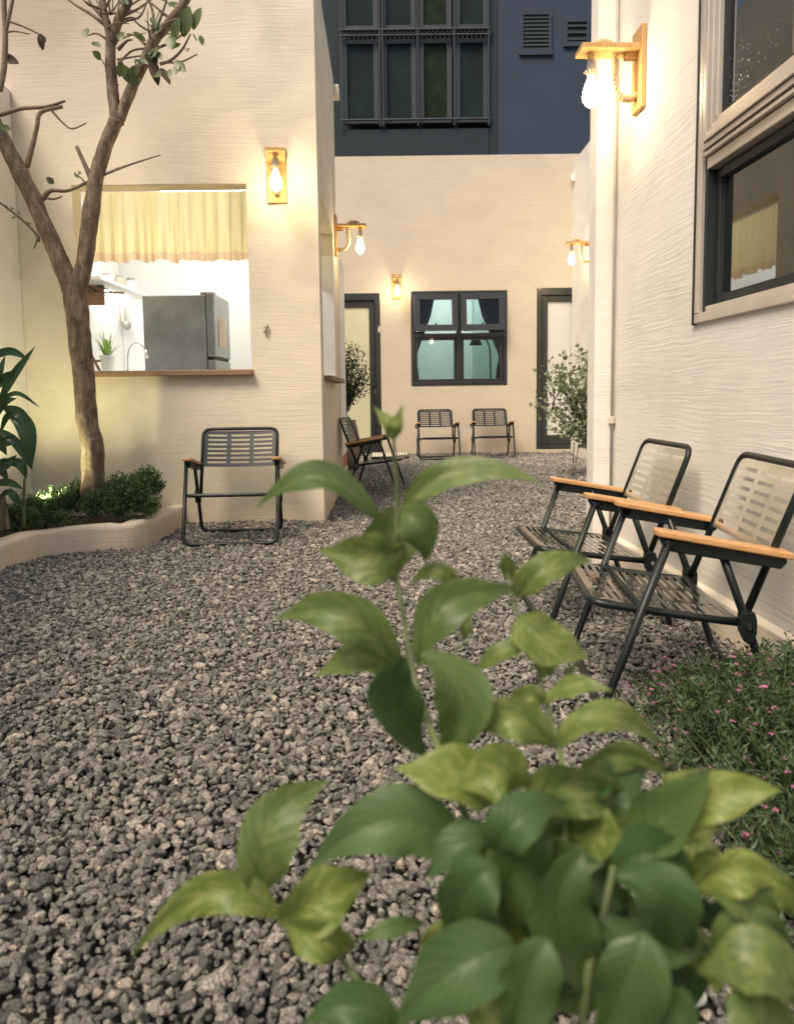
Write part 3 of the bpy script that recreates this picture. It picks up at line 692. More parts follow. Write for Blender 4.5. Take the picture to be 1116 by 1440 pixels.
lc4.scale = (1.15,)*3
lamp_copy((XR(3.365), 3.365, 2.238), R(-90)+math.atan(.034), 'nearest and largest rope lamp, high on the right wall beside the conduit')

# ------------------------------------------------------------------ chairs
def slotted(put, w, l, cols, rows, mx, my, gapc, slot, thick, nx=4):
    """sheet with slots. put(u, v) -> point and normal; u across -w/2..w/2, v 0..l"""
    mb = MB(); us = [-w/2]; cw = (w-2*mx-gapc*(cols-1))/cols
    ucols = []
    for c in range(cols):
        a = -w/2+mx+c*(cw+gapc); ucols.append((a, a+cw))
    ub = [-w/2]
    for a, b in ucols: ub += [a+(b-a)*k/nx for k in range(nx+1)]
    ub.append(w/2)
    pitch = (l-2*my)/rows; vb = [0]
    for r in range(rows): v0 = my+r*pitch+(pitch-slot)/2; vb += [v0, v0+slot]
    vb.append(l)
    def hole(uc, vc):
        return any(a < uc < b for a, b in ucols) and any(vb[1+2*r] < vc < vb[2+2*r] for r in range(rows))
    nu, nv = len(ub), len(vb); top = []; bot = []
    for v in vb:
        for u in ub:
            P, N = put(u, v); top.append(P); bot.append(P-N*thick)
    vs = top+bot; o = nu*nv; fs = []; H = {}
    for j in range(nv-1):
        for i in range(nu-1): H[i, j] = hole((ub[i]+ub[i+1])/2, (vb[j]+vb[j+1])/2)
    for (i, j), h in H.items():
        if h: continue
        a, b, c, d = j*nu+i, j*nu+i+1, (j+1)*nu+i+1, (j+1)*nu+i
        fs += [(a, b, c, d), (d+o, c+o, b+o, a+o)]
        for (ni, nj, p, q) in ((i, j-1, a, b), (i+1, j, b, c), (i, j+1, c, d), (i-1, j, d, a)):
            if H.get((ni, nj), True): fs.append((q, p, p+o, q+o))
    return mb.add(vs, fs)
def make_chair(label):
    t = thing('folding_chair', label, 'chair', group='black metal folding chairs with wooden arms')
    S = lambda s: s-.26
    hw = .258
    # front leg frame
    pts = fillet([(-hw-.01, S(.16), .470), (-hw-.01, S(.0), .018), (hw+.01, S(.0), .018), (hw+.01, S(.16), .470)], .055, 6)
    MB().tube(pts, .0115, 10).build('front_leg_frame', m_black, t, smooth=True)
    pts = fillet([(-hw+.008, S(.295), .450), (-hw+.008, S(.365), .258), (-hw+.008, S(.445), .018), (hw-.008, S(.445), .018), (hw-.008, S(.365), .258), (hw-.008, S(.295), .450)], .05, 6)
    MB().tube(pts, .0110, 10).build('rear_leg_frame', m_black, t, smooth=True)
    # backrest tube loop
    bwid = .232
    B = lambda u, k: Vector((u, S(.36)+.150*k, .258+.400*k))
    pts = fillet([B(-bwid, 0), B(-bwid, 1), B(bwid, 1), B(bwid, 0)], .05, 7)
    MB().tube(pts, .0105, 10).build('back_frame', m_black, t, smooth=True)
    nb_ = Vector((0, -.400, .165)).normalized()
    def putb(u, v):
        k = 1-.03-(v/.4327)
        bow = .014*(1-(u/.23)**2)
        return B(u, k)-nb_*bow+nb_*.004, nb_
    cut = slotted(putb, .452, .236, 3, 7, .026, .014, .026, .0125, .0022, 5)
    # round the two upper corners
    nv_ = []
    for p_ in cut.v: nv_.append(p_)
    cut.build('backrest', m_blackg, t)
    # seat: sheet sagging a little and rolled at the front
    sw_ = .228
    def seatc(v):   # v 0 front .. 1 rear
        y = S(-.015)+.365*v; z = .312-.052*v-.012*math.sin(math.pi*v)
        if v < .08: z -= (0.08-v)*.12
        return y, z
    def puts(u, v):
        y, z = seatc(v/.38); return Vector((u, y, z+.006-.006*(1-(u/.22)**2))), Vector((0, .2, 1)).normalized()
    slotted(puts, .446, .38, 3, 14, .022, .016, .026, .0105, .0022, 4).build('seat', m_blackg, t)
    pts = fillet([(-sw_, S(.37), .252), (-sw_, S(.19), .274), (-sw_, S(-.025), .303), (sw_, S(-.025), .303), (sw_, S(.19), .274), (sw_, S(.37), .252)], .05, 6)
    MB().tube(pts, .0105, 10).build('seat_frame', m_black, t, smooth=True)
    MB().tube([(-hw-.01, S(.103), .290), (hw+.01, S(.103), .290)], .0085, 8).build('cross_bar', m_black, t, smooth=True)
    for sx in (-1, 1):
        # wooden arm, rounded ends
        mb = MB(); prof = []; x0, x1 = sx*(hw-.028), sx*(hw+.030)
        L0, L1 = S(.125), S(.460)
        n = 6; ring = []
        for k in range(n+1):
            a = math.pi/2+math.pi*k/n; ring.append((L0+.016+.016*math.cos(a), (x0+x1)/2, math.sin(a)))
        za = lambda y: .508-(y-L0)*.175
        outline = [(x0, L1), (x1, L1), (x1, L0+.02), (x1-sx*.008, L0+.005), (x1-sx*.02, L0), (x0+sx*.02, L0), (x0+sx*.008, L0+.005), (x0, L0+.02)]
        m_ = len(outline); vs = [(x, y, za(y)) for x, y in outline]+[(x, y, za(y)-.018) for x, y in outline]
        fs = [tuple(range(m_)), tuple(range(2*m_-1, m_-1, -1))]+[(k, k+m_, (k+1) % m_+m_, (k+1) % m_) for k in range(m_)]
        if sx > 0: fs = [tuple(reversed(f)) for f in fs]
        mb.add(vs, fs).build('armrest', m_arm, t, bevel=.005, seg=3)
        # folded steel channel under the arm
        mb = MB(); xa, xb = sx*(hw-.012), sx*(hw+.014)
        ys = [S(.14), S(.16), S(.435), S(.45)]; dz = [.010, .034, .030, .012]
        vs = [(xa, y, za(y)-.0185) for y in ys]+[(xa, y, za(y)-.0185-d_) for y, d_ in zip(ys, dz)]+[(xb, y, za(y)-.0185) for y in ys]+[(xb, y, za(y)-.0185-d_) for y, d_ in zip(ys, dz)]
        fs = [(k, k+1, k+5, k+4) for k in range(3)]+[(k+12, k+13, k+9, k+8) for k in range(3)]+[(k+4, k+5, k+13, k+12) for k in range(3)]+[(0, 4, 12, 8), (3, 11, 15, 7), (0, 8, 9, 1), (1, 9, 10, 2), (2, 10, 11, 3)]
        mb.add(vs, fs).build('arm_bracket', m_black, t, bevel=.003)
        # hinge plate behind the seat
        x_ = sx*(hw-.003); c = Vector((x_, S(.365), .255)); o2 = [(-.018, .036), (.014, .036), (.020, .015), (.020, -.018), (.012, -.042), (-.002, -.048), (-.018, -.018), (-.021, .015)]
        vs = [(x_+sx*.012, c.y+a, c.z+b) for a, b in o2]+[(x_-sx*.022, c.y+a, c.z+b) for a, b in o2]; m_ = len(o2)
        fs = [tuple(range(m_)), tuple(range(2*m_-1, m_-1, -1))]+[(k, k+m_, (k+1) % m_+m_, (k+1) % m_) for k in range(m_)]
        MB().add(vs, fs).build('hinge_plate', m_black, t, bevel=.003)
        MB().tube([(x_+sx*.010, c.y, c.z), (x_+sx*.018, c.y, c.z)], .007, 8).build('rivet', m_chrome, t)
        MB().tube([(sx*(hw-.012), S(.16), .470), (sx*(hw+.020), S(.16), .470)], .014, 10).build('pivot', m_black, t, smooth=True)
    return t
ch = make_chair('black folding chair alone against the left house wall, facing the camera')
place(ch, (-.975, 4.49, 0), R(3))
def chair_copy(loc, rz, label): c = copy_tree(ch); place(c, loc, rz, label); return c
chair_copy((.545, 10.02, 0), R(5), 'left one of the two distant chairs under the far window')
chair_copy((1.30, 10.18, 0), R(2), 'right one of the two distant chairs under the far window')
chair_copy((-.22, 6.73, 0), R(83), 'chair seen from its side by the white door, facing right')
chair_copy((.812, 2.13, 0), R(-95.5), 'nearest chair at the right wall, closest to the foreground plant')
chair_copy((.782, 2.85, 0), R(-89), 'second chair along the right wall, just behind the nearest one')

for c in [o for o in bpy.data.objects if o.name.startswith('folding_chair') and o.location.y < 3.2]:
    for q in c.children:      # glare on these two is put into paler, shinier sheets
        if q.name.startswith('backrest'): q.data = q.data.copy(); q.data.materials[0] = m_glare; q['label'] = 'pale shining slotted backrest'
        if q.name.startswith('seat') and not q.name.startswith('seat_'): q.data = q.data.copy(); q.data.materials[0] = m_seatg
# ------------------------------------------------------------------ planter with curb
pcurb = [(-1.98, -1.0), (-1.98, 3.62), (-1.93, 4.03), (-1.52, 4.17), (-1.44, 4.40), (-1.40, 4.895)]
pts = fillet([Vector((x, y, 0)) for x, y in pcurb], .10, 4)
mb = MB(); vs = []; prev = None
for i, p_ in enumerate(pts):
    t_ = (pts[min(i+1, len(pts)-1)]-pts[max(0, i-1)]).normalized(); nrm = Vector((-t_.y, t_.x, 0))
    for d, z in ((0, -.1), (0, .130), (.012, .148), (.088, .148), (.10, .13), (.10, -.1)): vs.append(p_+nrm*d+Vector((0, 0, z+.006*math.sin(i*1.3))))
n = 6; mb.add(vs, [(i*n+k, (i+1)*n+k, (i+1)*n+k+1, i*n+k+1) for i in range(len(pts)-1) for k in range(n-1)])
tag(mb.build('planter_curb', m_curb, smooth=False, bevel=.008), 'low cream rendered curb round the tree planter', 'planter curb')
soil = MB(); res = 16; vs = []
for i in range(res+1):
    for j in range(res+1):
        x = -2.405+(0.9)*i/res; y = 3.2+1.69*j/res; vs.append((x, y, .10+rng.uniform(-.012, .012)))
soilpoly = lambda x, y: True
soil.add([(-2.405, -1.0, .09), (-2.03, -1.0, .09), (-2.03, 3.64, .09), (-1.97, 4.09, .09), (-1.56, 4.23, .09), (-1.46, 4.895, .09), (-2.405, 4.895, .09)], [(0, 1, 2, 3, 4, 5, 6)])
tag(soil.build('planter_soil', m_dark), kind='structure')

# ------------------------------------------------------------------ gravel (instanced stones)
stones = []
for k in range(14):
    rn = np.random.default_rng(100+k)
    import bmesh
    bm = bmesh.new(); bmesh.ops.create_icosphere(bm, subdivisions=3, radius=1.0)
    planes = [(rn.normal(size=3), rn.uniform(.50, .85)) for _ in range(11)]
    sc = np.array([rn.uniform(.95, 1.3), rn.uniform(.7, 1.0), rn.uniform(.55, .8)])
    for v in bm.verts:
        q = np.array(v.co)
        for nn, dd in planes:
            u = nn/np.linalg.norm(nn); e = q@u-dd
            if e > 0: q = q-u*e*.98
        q = q*sc*(1+rn.uniform(-.012, .012)); v.co = Vector(q)
    me = bpy.data.meshes.new('stone'); bm.to_mesh(me); bm.free(); me.materials.append(m_stone)
    o = bpy.data.objects.new('stone', me); stones.append(o)
sc_ = bpy.data.collections.new('stone_shapes')
for o in stones: sc_.objects.link(o)
def in_curb(x, y):    # planter footprint
    if x > -1.40: return False
    if y > 4.17: return x < -1.44+ (y-4.4)*.08
    if y > 4.03: return x < -1.52-(4.17-y)*2.9
    return x < -1.96
P = []
sp = .0150
ys = np.arange(.75, 10.62, sp)
for r_, y in enumerate(ys):
    xmax = min(2.6, .57*y+.15); xs = np.arange(-xmax-.1, xmax, sp)+(r_ % 2)*sp*.5
    for x in xs: P.append((x, y))
P = np.array(P); P += rng.uniform(-.0072, .0072, P.shape)
P2 = P[rng.random(len(P)) < .55]+rng.uniform(-.01, .01, (int(0)+1, 2)); 
A = np.concatenate([np.c_[P, np.zeros(len(P))], np.c_[P2, np.ones(len(P2))]])
x, y = A[:, 0], A[:, 1]
keep = np.ones(len(A), bool)
keep &= ~((x > XR(y)-.028) & (y < 3.66)); keep &= ~((x > .955) & (y > 3.62) & (y < 3.85)); keep &= ~((x > 1.2) & (y < 3.85)); keep &= x < 2.46
keep &= ~((x < -.475-(y-4.9)*.018) & (y > 4.885) & (y < 7.0)); keep &= ~((x < XL(7.4)+.02) & (y >= 7.0) & (y < 8.07)); keep &= y < 10.59
keep &= ~np.array([in_curb(a, b) for a, b in zip(x, y)])
A = A[keep]; N = len(A)
x, y = A[:, 0], A[:, 1]
# gentle unevenness; heaped against the walls
def heap(x, y):
    h = .007*np.sin(x*3.1+1)*np.sin(y*2.3)+.005*np.sin(x*9+y*7)
    dw = np.minimum(np.abs(y-4.88)+(x > -.45)*9, np.abs(y-10.58)); dr = np.where(y < 3.7, XR(y)-.02-x, 9); 
    return h+.030*np.exp(-(dw/.10)**2)*(1)+.020*np.exp(-(dr/.10)**2)
z = heap(x, y)+A[:, 2]*.011-.004+rng.uniform(-.004, .004, N)
size = np.clip(rng.lognormal(math.log(.0080), .38, N), .0042, .021)
far = np.clip((y-6)/5, 0, 1); size *= 1+.15*far
co = np.c_[x, y, z].astype(np.float32)
me = bpy.data.meshes.new('gravel'); me.vertices.add(N); me.vertices.foreach_set('co', co.ravel())
at = me.attributes.new('rot', 'FLOAT_VECTOR', 'POINT'); rot = np.c_[rng.normal(0, .5, N), rng.normal(0, .5, N), rng.uniform(0, 6.283, N)].astype(np.float32); at.data.foreach_set('vector', rot.ravel())
at = me.attributes.new('scl', 'FLOAT', 'POINT'); at.data.foreach_set('value', size.astype(np.float32))
me.update()
go = bpy.data.objects.new('gravel', me); COL.objects.link(go); tag(go, 'grey brown crushed gravel covering the whole courtyard', 'gravel', kind='stuff')
ng = bpy.data.node_groups.new('scatter', 'GeometryNodeTree')
ng.interface.new_socket('Geometry', in_out='INPUT', socket_type='NodeSocketGeometry'); ng.interface.new_socket('Geometry', in_out='OUTPUT', socket_type='NodeSocketGeometry')
gi = ng.nodes.new('NodeGroupInput'); goo = ng.nodes.new('NodeGroupOutput')
ci = ng.nodes.new('GeometryNodeCollectionInfo'); ci.inputs[0].default_value = sc_; ci.inputs['Separate Children'].default_value = True; ci.inputs['Reset Children'].default_value = True
ip = ng.nodes.new('GeometryNodeInstanceOnPoints'); ip.inputs['Pick Instance'].default_value = True
na = ng.nodes.new('GeometryNodeInputNamedAttribute'); na.data_type = 'FLOAT_VECTOR'; na.inputs[0].default_value = 'rot'
nb2 = ng.nodes.new('GeometryNodeInputNamedAttribute'); nb2.data_type = 'FLOAT'; nb2.inputs[0].default_value = 'scl'
er = ng.nodes.new('FunctionNodeEulerToRotation')
ng.links.new(gi.outputs[0], ip.inputs['Points']); ng.links.new(ci.outputs[0], ip.inputs['Instance'])
ng.links.new(na.outputs[0], er.inputs[0]); ng.links.new(er.outputs[0], ip.inputs['Rotation']); ng.links.new(nb2.outputs[0], ip.inputs['Scale'])
ng.links.new(ip.outputs[0], goo.inputs[0])
md = go.modifiers.new('scatter', 'NODES'); md.node_group = ng

# ------------------------------------------------------------------ vegetation helpers
def leafcloud(pts, dirs, L, W, fold=.3):
    """many small two-triangle-pair leaves as one mesh: pts Nx3, dirs Nx3 unit"""
    n = len(pts); up = rng.normal(size=(n, 3)); side = np.cross(dirs, up); side /= np.linalg.norm(side, axis=1)[:, None]+1e-9
    nrm = np.cross(side, dirs); L = np.broadcast_to(L, n)[:, None]; W = np.broadcast_to(W, n)[:, None]
    v = np.empty((n, 6, 3)); v[:, 0] = pts; v[:, 1] = pts+dirs*L*.45+side*W*.5+nrm*W*fold*.5; v[:, 2] = pts+dirs*L*.45; v[:, 3] = pts+dirs*L*.45-side*W*.5+nrm*W*fold*.5
    v[:, 4] = pts+dirs*L-nrm*L*.1; v[:, 5] = pts+dirs*L*.45
    fs = []
    mb = MB(); mb.v = v.reshape(-1, 3).tolist(); b = np.arange(n)*6
    mb.f = np.concatenate([np.c_[b, b+1, b+4, b+2], np.c_[b, b+2, b+4, b+3]]).tolist(); return mb
def unit(a): return a/(np.linalg.norm(a, axis=-1, keepdims=True)+1e-9)

# ---- the tree in the planter
tree = thing('courtyard_tree', 'bare forked tree with few leaves rising from the left planter', 'tree', (-1.83, 4.45, .09))
def limb(pp, name='limb', mat=m_bark, Y=4.45, n=10, jit=.0, parent=tree):
    ps = [atY(a, b, Y+(q[0] if q else 0)) for a, b, r, *q in pp]; rs_ = [r/FPX*(Y+(q[0] if q else 0)) for a, b, r, *q in pp]
    cs = catmull(ps, 6 if rs_[0] < .02 else 14); rr = np.interp(np.linspace(0, len(rs_)-1, len(cs)), range(len(rs_)), rs_)
    rr = [max(.0012, r*(1+jit*random.uniform(-1, 1))) for r in rr]
    rr = rr if rs_[0] < .02 else list(np.convolve(np.pad(rr, 6, 'edge'), np.ones(13)/13, 'valid'))
    tb_ = MB().tube(cs, rr, n if rs_[0] < .02 else 24)
    if rs_[0] > .02:
        from mathutils import noise as _n
        k_ = 24; m_ = len(cs)
        for i in range(m_*k_):
            c_ = cs[i//k_]; v_ = Vector(tb_.v[i]); d_ = v_-c_
            f_ = 1+.09*_n.noise(v_*9)+.10*_n.noise(Vector((v_.x*30, v_.y*30, v_.z*11)))
            tb_.v[i] = tuple(c_+d_*f_)
    return rebase(tb_.build(name, mat, smooth=True), parent)
limb([(131, 712, 20), (131, 690, 16.5), (130, 660, 15), (131, 632, 15.5), (122, 585, 14.5), (119, 540, 14), (114, 490, 14.5), (110, 450, 15), (106, 415, 16), (104, 395, 10), (104, 384, 3)], 'trunk', n=16, jit=.05)
limb([(108, 440, 11), (102, 412, 12.5), (88, 375, 12), (66, 325, 11), (45, 275, 11), (22, 230, 10.5), (0, 188, 10), (-18, 150, 9)], n=12, jit=.05)
limb([(106, 440, 11), (109, 408, 12.5), (119, 370, 11.5), (127, 310, 11), (134, 258, 10), (147, 210, 9.5), (164, 168, 9)], n=12, jit=.05)
limb([(166, 175, 9), (160, 140, 7.5), (156, 90, 7), (155, 50, 6), (147, 20, 5), (143, -10, 4)], n=10, jit=.05)
limb([(168, 168, 8), (185, 125, 7), (200, 95, 6.5), (215, 60, 7), (240, 30, 6), (262, 0, 5), (270, -20, 4)], n=10, jit=.06)
limb([(158, 60, 6), (168, 25, 6), (180, 5, 5), (184, -20, 4)], n=8)
tw = [
 [(38, 235, 4), (46, 205, 3.4), (52, 180, 3), (58, 158, 3), (88, 150, 2.5)],
 [(0, 162, 3), (30, 153, 2.6), (66, 150, 2.4), (92, 142, 1.6)],
 [(70, 152, 2), (88, 172, 1.4), (102, 181, 1.2), (122, 173, .9)],
 [(60, 280, 4), (72, 268, 3), (96, 268, 2.2), (128, 254, 2), (165, 238, 1.8), (200, 226, 1.2), (226, 218, .8)],
 [(64, 278, 2), (76, 280, 1.6), (88, 276, 1)],
 [(128, 250, 4), (118, 228, 3), (108, 206, 2.6)],
 [(126, 266, 1.6), (116, 252, 1.2), (108, 246, .8)],
 [(54, 340, 3), (52, 330, 2), (30, 308, 1.6), (0, 285, 1.4)],
 [(55, 332, 1.5), (50, 345, 1.0), (48, 350, .8)],
 [(148, 35, 3), (128, 20, 2.2), (108, 8, 1.6), (92, -4, 1.2)],
 [(145, 25, 3), (130, 8, 1.8), (122, -6, 1.4)],
 [(150, 55, 2), (136, 47, 1.4), (124, 50, .8)],
 [(166, 70, 3), (178, 58, 1.8), (186, 56, 1)],
 [(166, 90, 1.8), (185, 72, 1.4), (204, 68, 1.4)],
 [(165, 84, 1.6), (188, 80, 1.2), (200, 78, 1)],
 [(210, 72, 2.5), (235, 62, 1.6), (252, 52, 1.2), (266, 40, 1)],
 [(225, 90, 2.4), (240, 85, 2), (256, 70, 1.6), (268, 48, 1)],
 [(232, 88, 1.6), (255, 87, 1.2), (278, 76, .8)],
 [(212, 55, 2.2), (216, 25, 1.8), (210, 0, 1.4)],
 [(218, 45, 2), (228, 20, 1.6), (236, -5, 1.2)],
 [(220, 48, 2), (200, 38, 1.4), (186, 26, 1)],
 [(175, 22, 2), (195, 12, 1.6), (214, -2, 1.2)],
 [(160, 40, 2.6), (176, 30, 1.8), (196, 24, 1.4), (206, 6, 1)],
 [(180, 15, 3), (168, 0, 2.2), (160, -12, 1.6)],
 [(240, 26, 2), (222, 12, 1.4), (200, -6, 1)],
 [(142, 18, 2.2), (152, 6, 1.5), (158, -8, 1)],
 [(206, 64, 2.4), (190, 50, 1.3), (178, 48, .9)],
 [(166, 120, 2), (160, 112, 1.2), (143, 84, .8)],
 [(185, 118, 2), (192, 96, 1.4), (190, 86, 1)],
]
for q in tw: limb(q, 'twig', m_twig, n=6)
rt = random.Random(11)
for k in range(30):      # fine crown twigs
    bx0, by0 = rt.choice([(150, 40), (156, 20), (160, 60), (200, 90), (212, 60), (225, 45), (240, 28), (180, 10), (170, 30), (146, 15), (192, 108), (250, 12)])
    an = rt.uniform(-2.9, -.2); ln = rt.uniform(18, 48)
    limb([(bx0, by0, 1.5), (bx0+ln*.5*math.cos(an)+rt.uniform(-4, 4), by0+ln*.5*math.sin(an)+rt.uniform(-4, 4), 1.0, rt.uniform(-.1, .05)), (bx0+ln*math.cos(an+.2), by0+ln*math.sin(an+.2), .6, rt.uniform(-.2, .1))], 'twig', m_twig, n=5)
# second tree at the left edge
t2 = thing('slim_tree', 'thin bare tree top entering at the upper left edge', 'tree', tuple(atY(5, 120, 4.3)))
limb([(0, 128, 4), (6, 95, 4), (8, 50, 3.6), (6, 0, 3.4), (10, -30, 3)], 'trunk', m_twig, 4.2, 8, parent=t2)
limb([(8, 45, 3), (16, 10, 2.4), (20, -10, 2)], 'twig', m_twig, 4.2, 6, parent=t2)
limb([(7, 28, 2), (30, 36, 1.4), (60, 50, 1.2)], 'twig', m_twig, 4.2, 6, parent=t2)
limb([(6, 46, 1.6), (22, 44, 1.2), (42, 48, .8)], 'twig', m_twig, 4.2, 6, parent=t2)
def flatleaf(c, d, L, W, nrm, mat, parent, name='leaf', curl=.15):
    c = Vector(c); d = Vector(d).normalized(); nrm = Vector(nrm); s = d.cross(nrm).normalized(); nn = s.cross(d); n = 8; vs = []
    for i in range(n+1):
        t = i/n; wv = W*.5*math.sin(math.pi*min(.985, .03+.95*t))**.75; p_ = c+d*L*t+nn*curl*L*(-t*t)
        vs += [p_-s*wv+nn*wv*.25, p_, p_+s*wv+nn*wv*.25]
    mb = MB().add(vs, [(i*3+j, i*3+j+1, (i+1)*3+j+1, (i+1)*3+j) for i in range(n) for j in range(2)])
    return rebase(mb.build(name, mat, smooth=True), parent)
lv = [(258, 52, 265, 8, 19), (272, 42, 281, 10, 15), (246, 56, 250, 25, 20), (240, 50, 242, 68, 16), (200, 92, 190, 84, 13), (186, 118, 174, 92, 16), (192, 120, 184, 106, 14), (216, 104, 226, 106, 13), (246, 86, 260, 100, 13), (142, 84, 131, 72, 13),
      (168, 108, 172, 88, 12), (205, 58, 188, 44, 9), (250, 4, 238, 8, 12), (252, 90, 246, 104, 11), (2, 178, 14, 182, 9), (76, 258, 66, 250, 9), (183, 117, 190, 92, 14)]
for k in range(16):
    a_, b_ = random.uniform(120, 285), random.uniform(-5, 110); an_ = random.uniform(.2, 2.9)
    if a_ < 180 and b_ > 70: continue
    lv.append((a_, b_, a_+13*math.cos(an_), b_+13*math.sin(an_), random.uniform(7, 11)))
for (a, b, c, d, wd) in lv:
    p0, p1 = atY(a, b, 4.40), atY(c, d, 4.36)
    flatleaf(p0, p1-p0, (p1-p0).length, wd/FPX*4.4, (random.uniform(-.4, .4), -1, random.uniform(.1, .6)), m_tleaf, tree, curl=.1)
for (a, b, c, d, wd) in ((212, 82, 222, 112, 14), (226, 96, 238, 112, 10), (220, 76, 214, 100, 9)):
    p0, p1 = atY(a, b, 4.40), atY(c, d, 4.36); flatleaf(p0, p1-p0, (p1-p0).length, wd/FPX*4.4, (.3, -1, .2), m_dry, tree, 'dead_leaf', .3)
for (a, b, c, d, wd) in ((56, 48, 60, 68, 9), (2, 82, 24, 84, 16), (58, 50, 64, 58, 7)):
    p0, p1 = atY(a, b, 4.2), atY(c, d, 4.2); flatleaf(p0, p1-p0, (p1-p0).length, wd/FPX*4.2, (.3, -1, .4), m_dry, t2, 'dead_leaf', .3)
# tiny leaf buds
for (a, b) in ((110, 248), (106, 250), (113, 244), (20, 305), (28, 302), (12, 290), (43, 315), (276, 55), (264, 70)):
    for k in range(3):
        p0 = atY(a+random.uniform(-3, 3), b+random.uniform(-3, 3), 4.42); dd = Vector((random.uniform(-1, 1), random.uniform(-1, .2), random.uniform(-1, 1)))
        flatleaf(p0, dd, .018, .010, (.2, -1, .4), m_tleaf, tree, 'leaf')

# ---- low shrubs in the planter
def mound(name, label, blobs, n, mat, L, W, cat='shrub', stems=True):
    c = np.array(blobs[0][0]); r = thing(name, label, cat, (float(c[0]), float(c[1]), .09))
    pts = []; ds = []; wts = np.array([b[1][0]*b[1][1]*b[1][2] for b in blobs]); wts /= wts.sum()
    sm = MB()
    # sprigs: short stems with paired leaves so the outline is spiky
    for k in range(n):
        b = blobs[rng.choice(len(blobs), p=wts)]; cc, rr = np.array(b[0]), np.array(b[1])
        d = unit(rng.normal(size=3)); d[2] = abs(d[2]); d[2] += .15; d = unit(d)
        tip = cc+d*rr*rng.uniform(.72, 1.08); base = cc+d*rr*.45+np.array([0, 0, -rr[2]*.2]); m_ = 9
        if k < 160: sm.tube([base, tip], [.0025, .001], 4)
        for i in range(m_):
            t = .25+.75*i/(m_-1); q = base+(tip-base)*t; dd = unit(unit(tip-base)*.7+rng.normal(size=3)*.75); pts.append(q); ds.append(dd)
    pts = np.array(pts); ds = np.array(ds)
    rebase(leafcloud(pts, ds, L*rng.uniform(.7, 1.3, len(pts)), W).build('foliage', mat, kind='stuff'), r)
    rebase(sm.build('stems', m_twig, kind='stuff'), r)
    return r
q = lambda a, b, Y: list(atY(a, b, Y))
mound('planter_shrub', 'dark fine leaved shrub right of the tree trunk in the planter', [(q(175, 712, 4.42), (.21, .18, .19)), (q(206, 692, 4.55), (.11, .15, .16)), (q(150, 722, 4.32), (.16, .13, .15)), (q(190, 722, 4.38), (.16, .13, .13))], 1500, m_shrub, .022, .009)
mound('planter_shrub', 'sunlit looking low shrub glowing round the garden spotlight left of the trunk', [(q(90, 720, 4.40), (.19, .12, .16)), (q(50, 728, 4.30), (.16, .10, .14)), (q(20, 742, 4.05), (.16, .15, .13)), (q(112, 712, 4.50), (.12, .12, .17)), (q(70, 738, 4.14), (.20, .07, .09))], 1200, m_shrub, .020, .009)
bpy.data.objects['planter_shrub.001']['label'] = 'lower brighter shrub left of the trunk round the garden spotlight'

# spotlight in the planter
spp = atY(74, 712, 4.42)
gsl = thing('garden_spotlight', 'small garden spotlight hidden in the shrub lighting the wall corner', 'spotlight', (spp.x+.02, 4.28, .09))
box('spike', (-.006, -.006, 0), (.006, .006, .10), m_black, gsl)
hd = MB().lathe([(.001, -.05), (.022, -.05), (.028, 0), (.030, .02), (.026, .02), (.024, .004)], (0, 0, 0), 16); hd.xf(Matrix.Translation((0, 0, .135)) @ Matrix.Rotation(R(-28), 4, 'X') @ Matrix.Rotation(R(8), 4, 'Y')); hd.build('housing', m_black, gsl, smooth=True)
ll = bpy.data.lights.new('spot_beam', 'SPOT'); ll.energy = 26; ll.color = (1.0, .93, .52); ll.spot_size = R(150); ll.spot_blend = 1.0; ll.shadow_soft_size = .02
lo = bpy.data.objects.new('spot_beam', ll); COL.objects.link(lo); lo.parent = gsl; lo.location = (0, 0, .20); lo.rotation_euler = (R(180-16), R(0), R(-8))

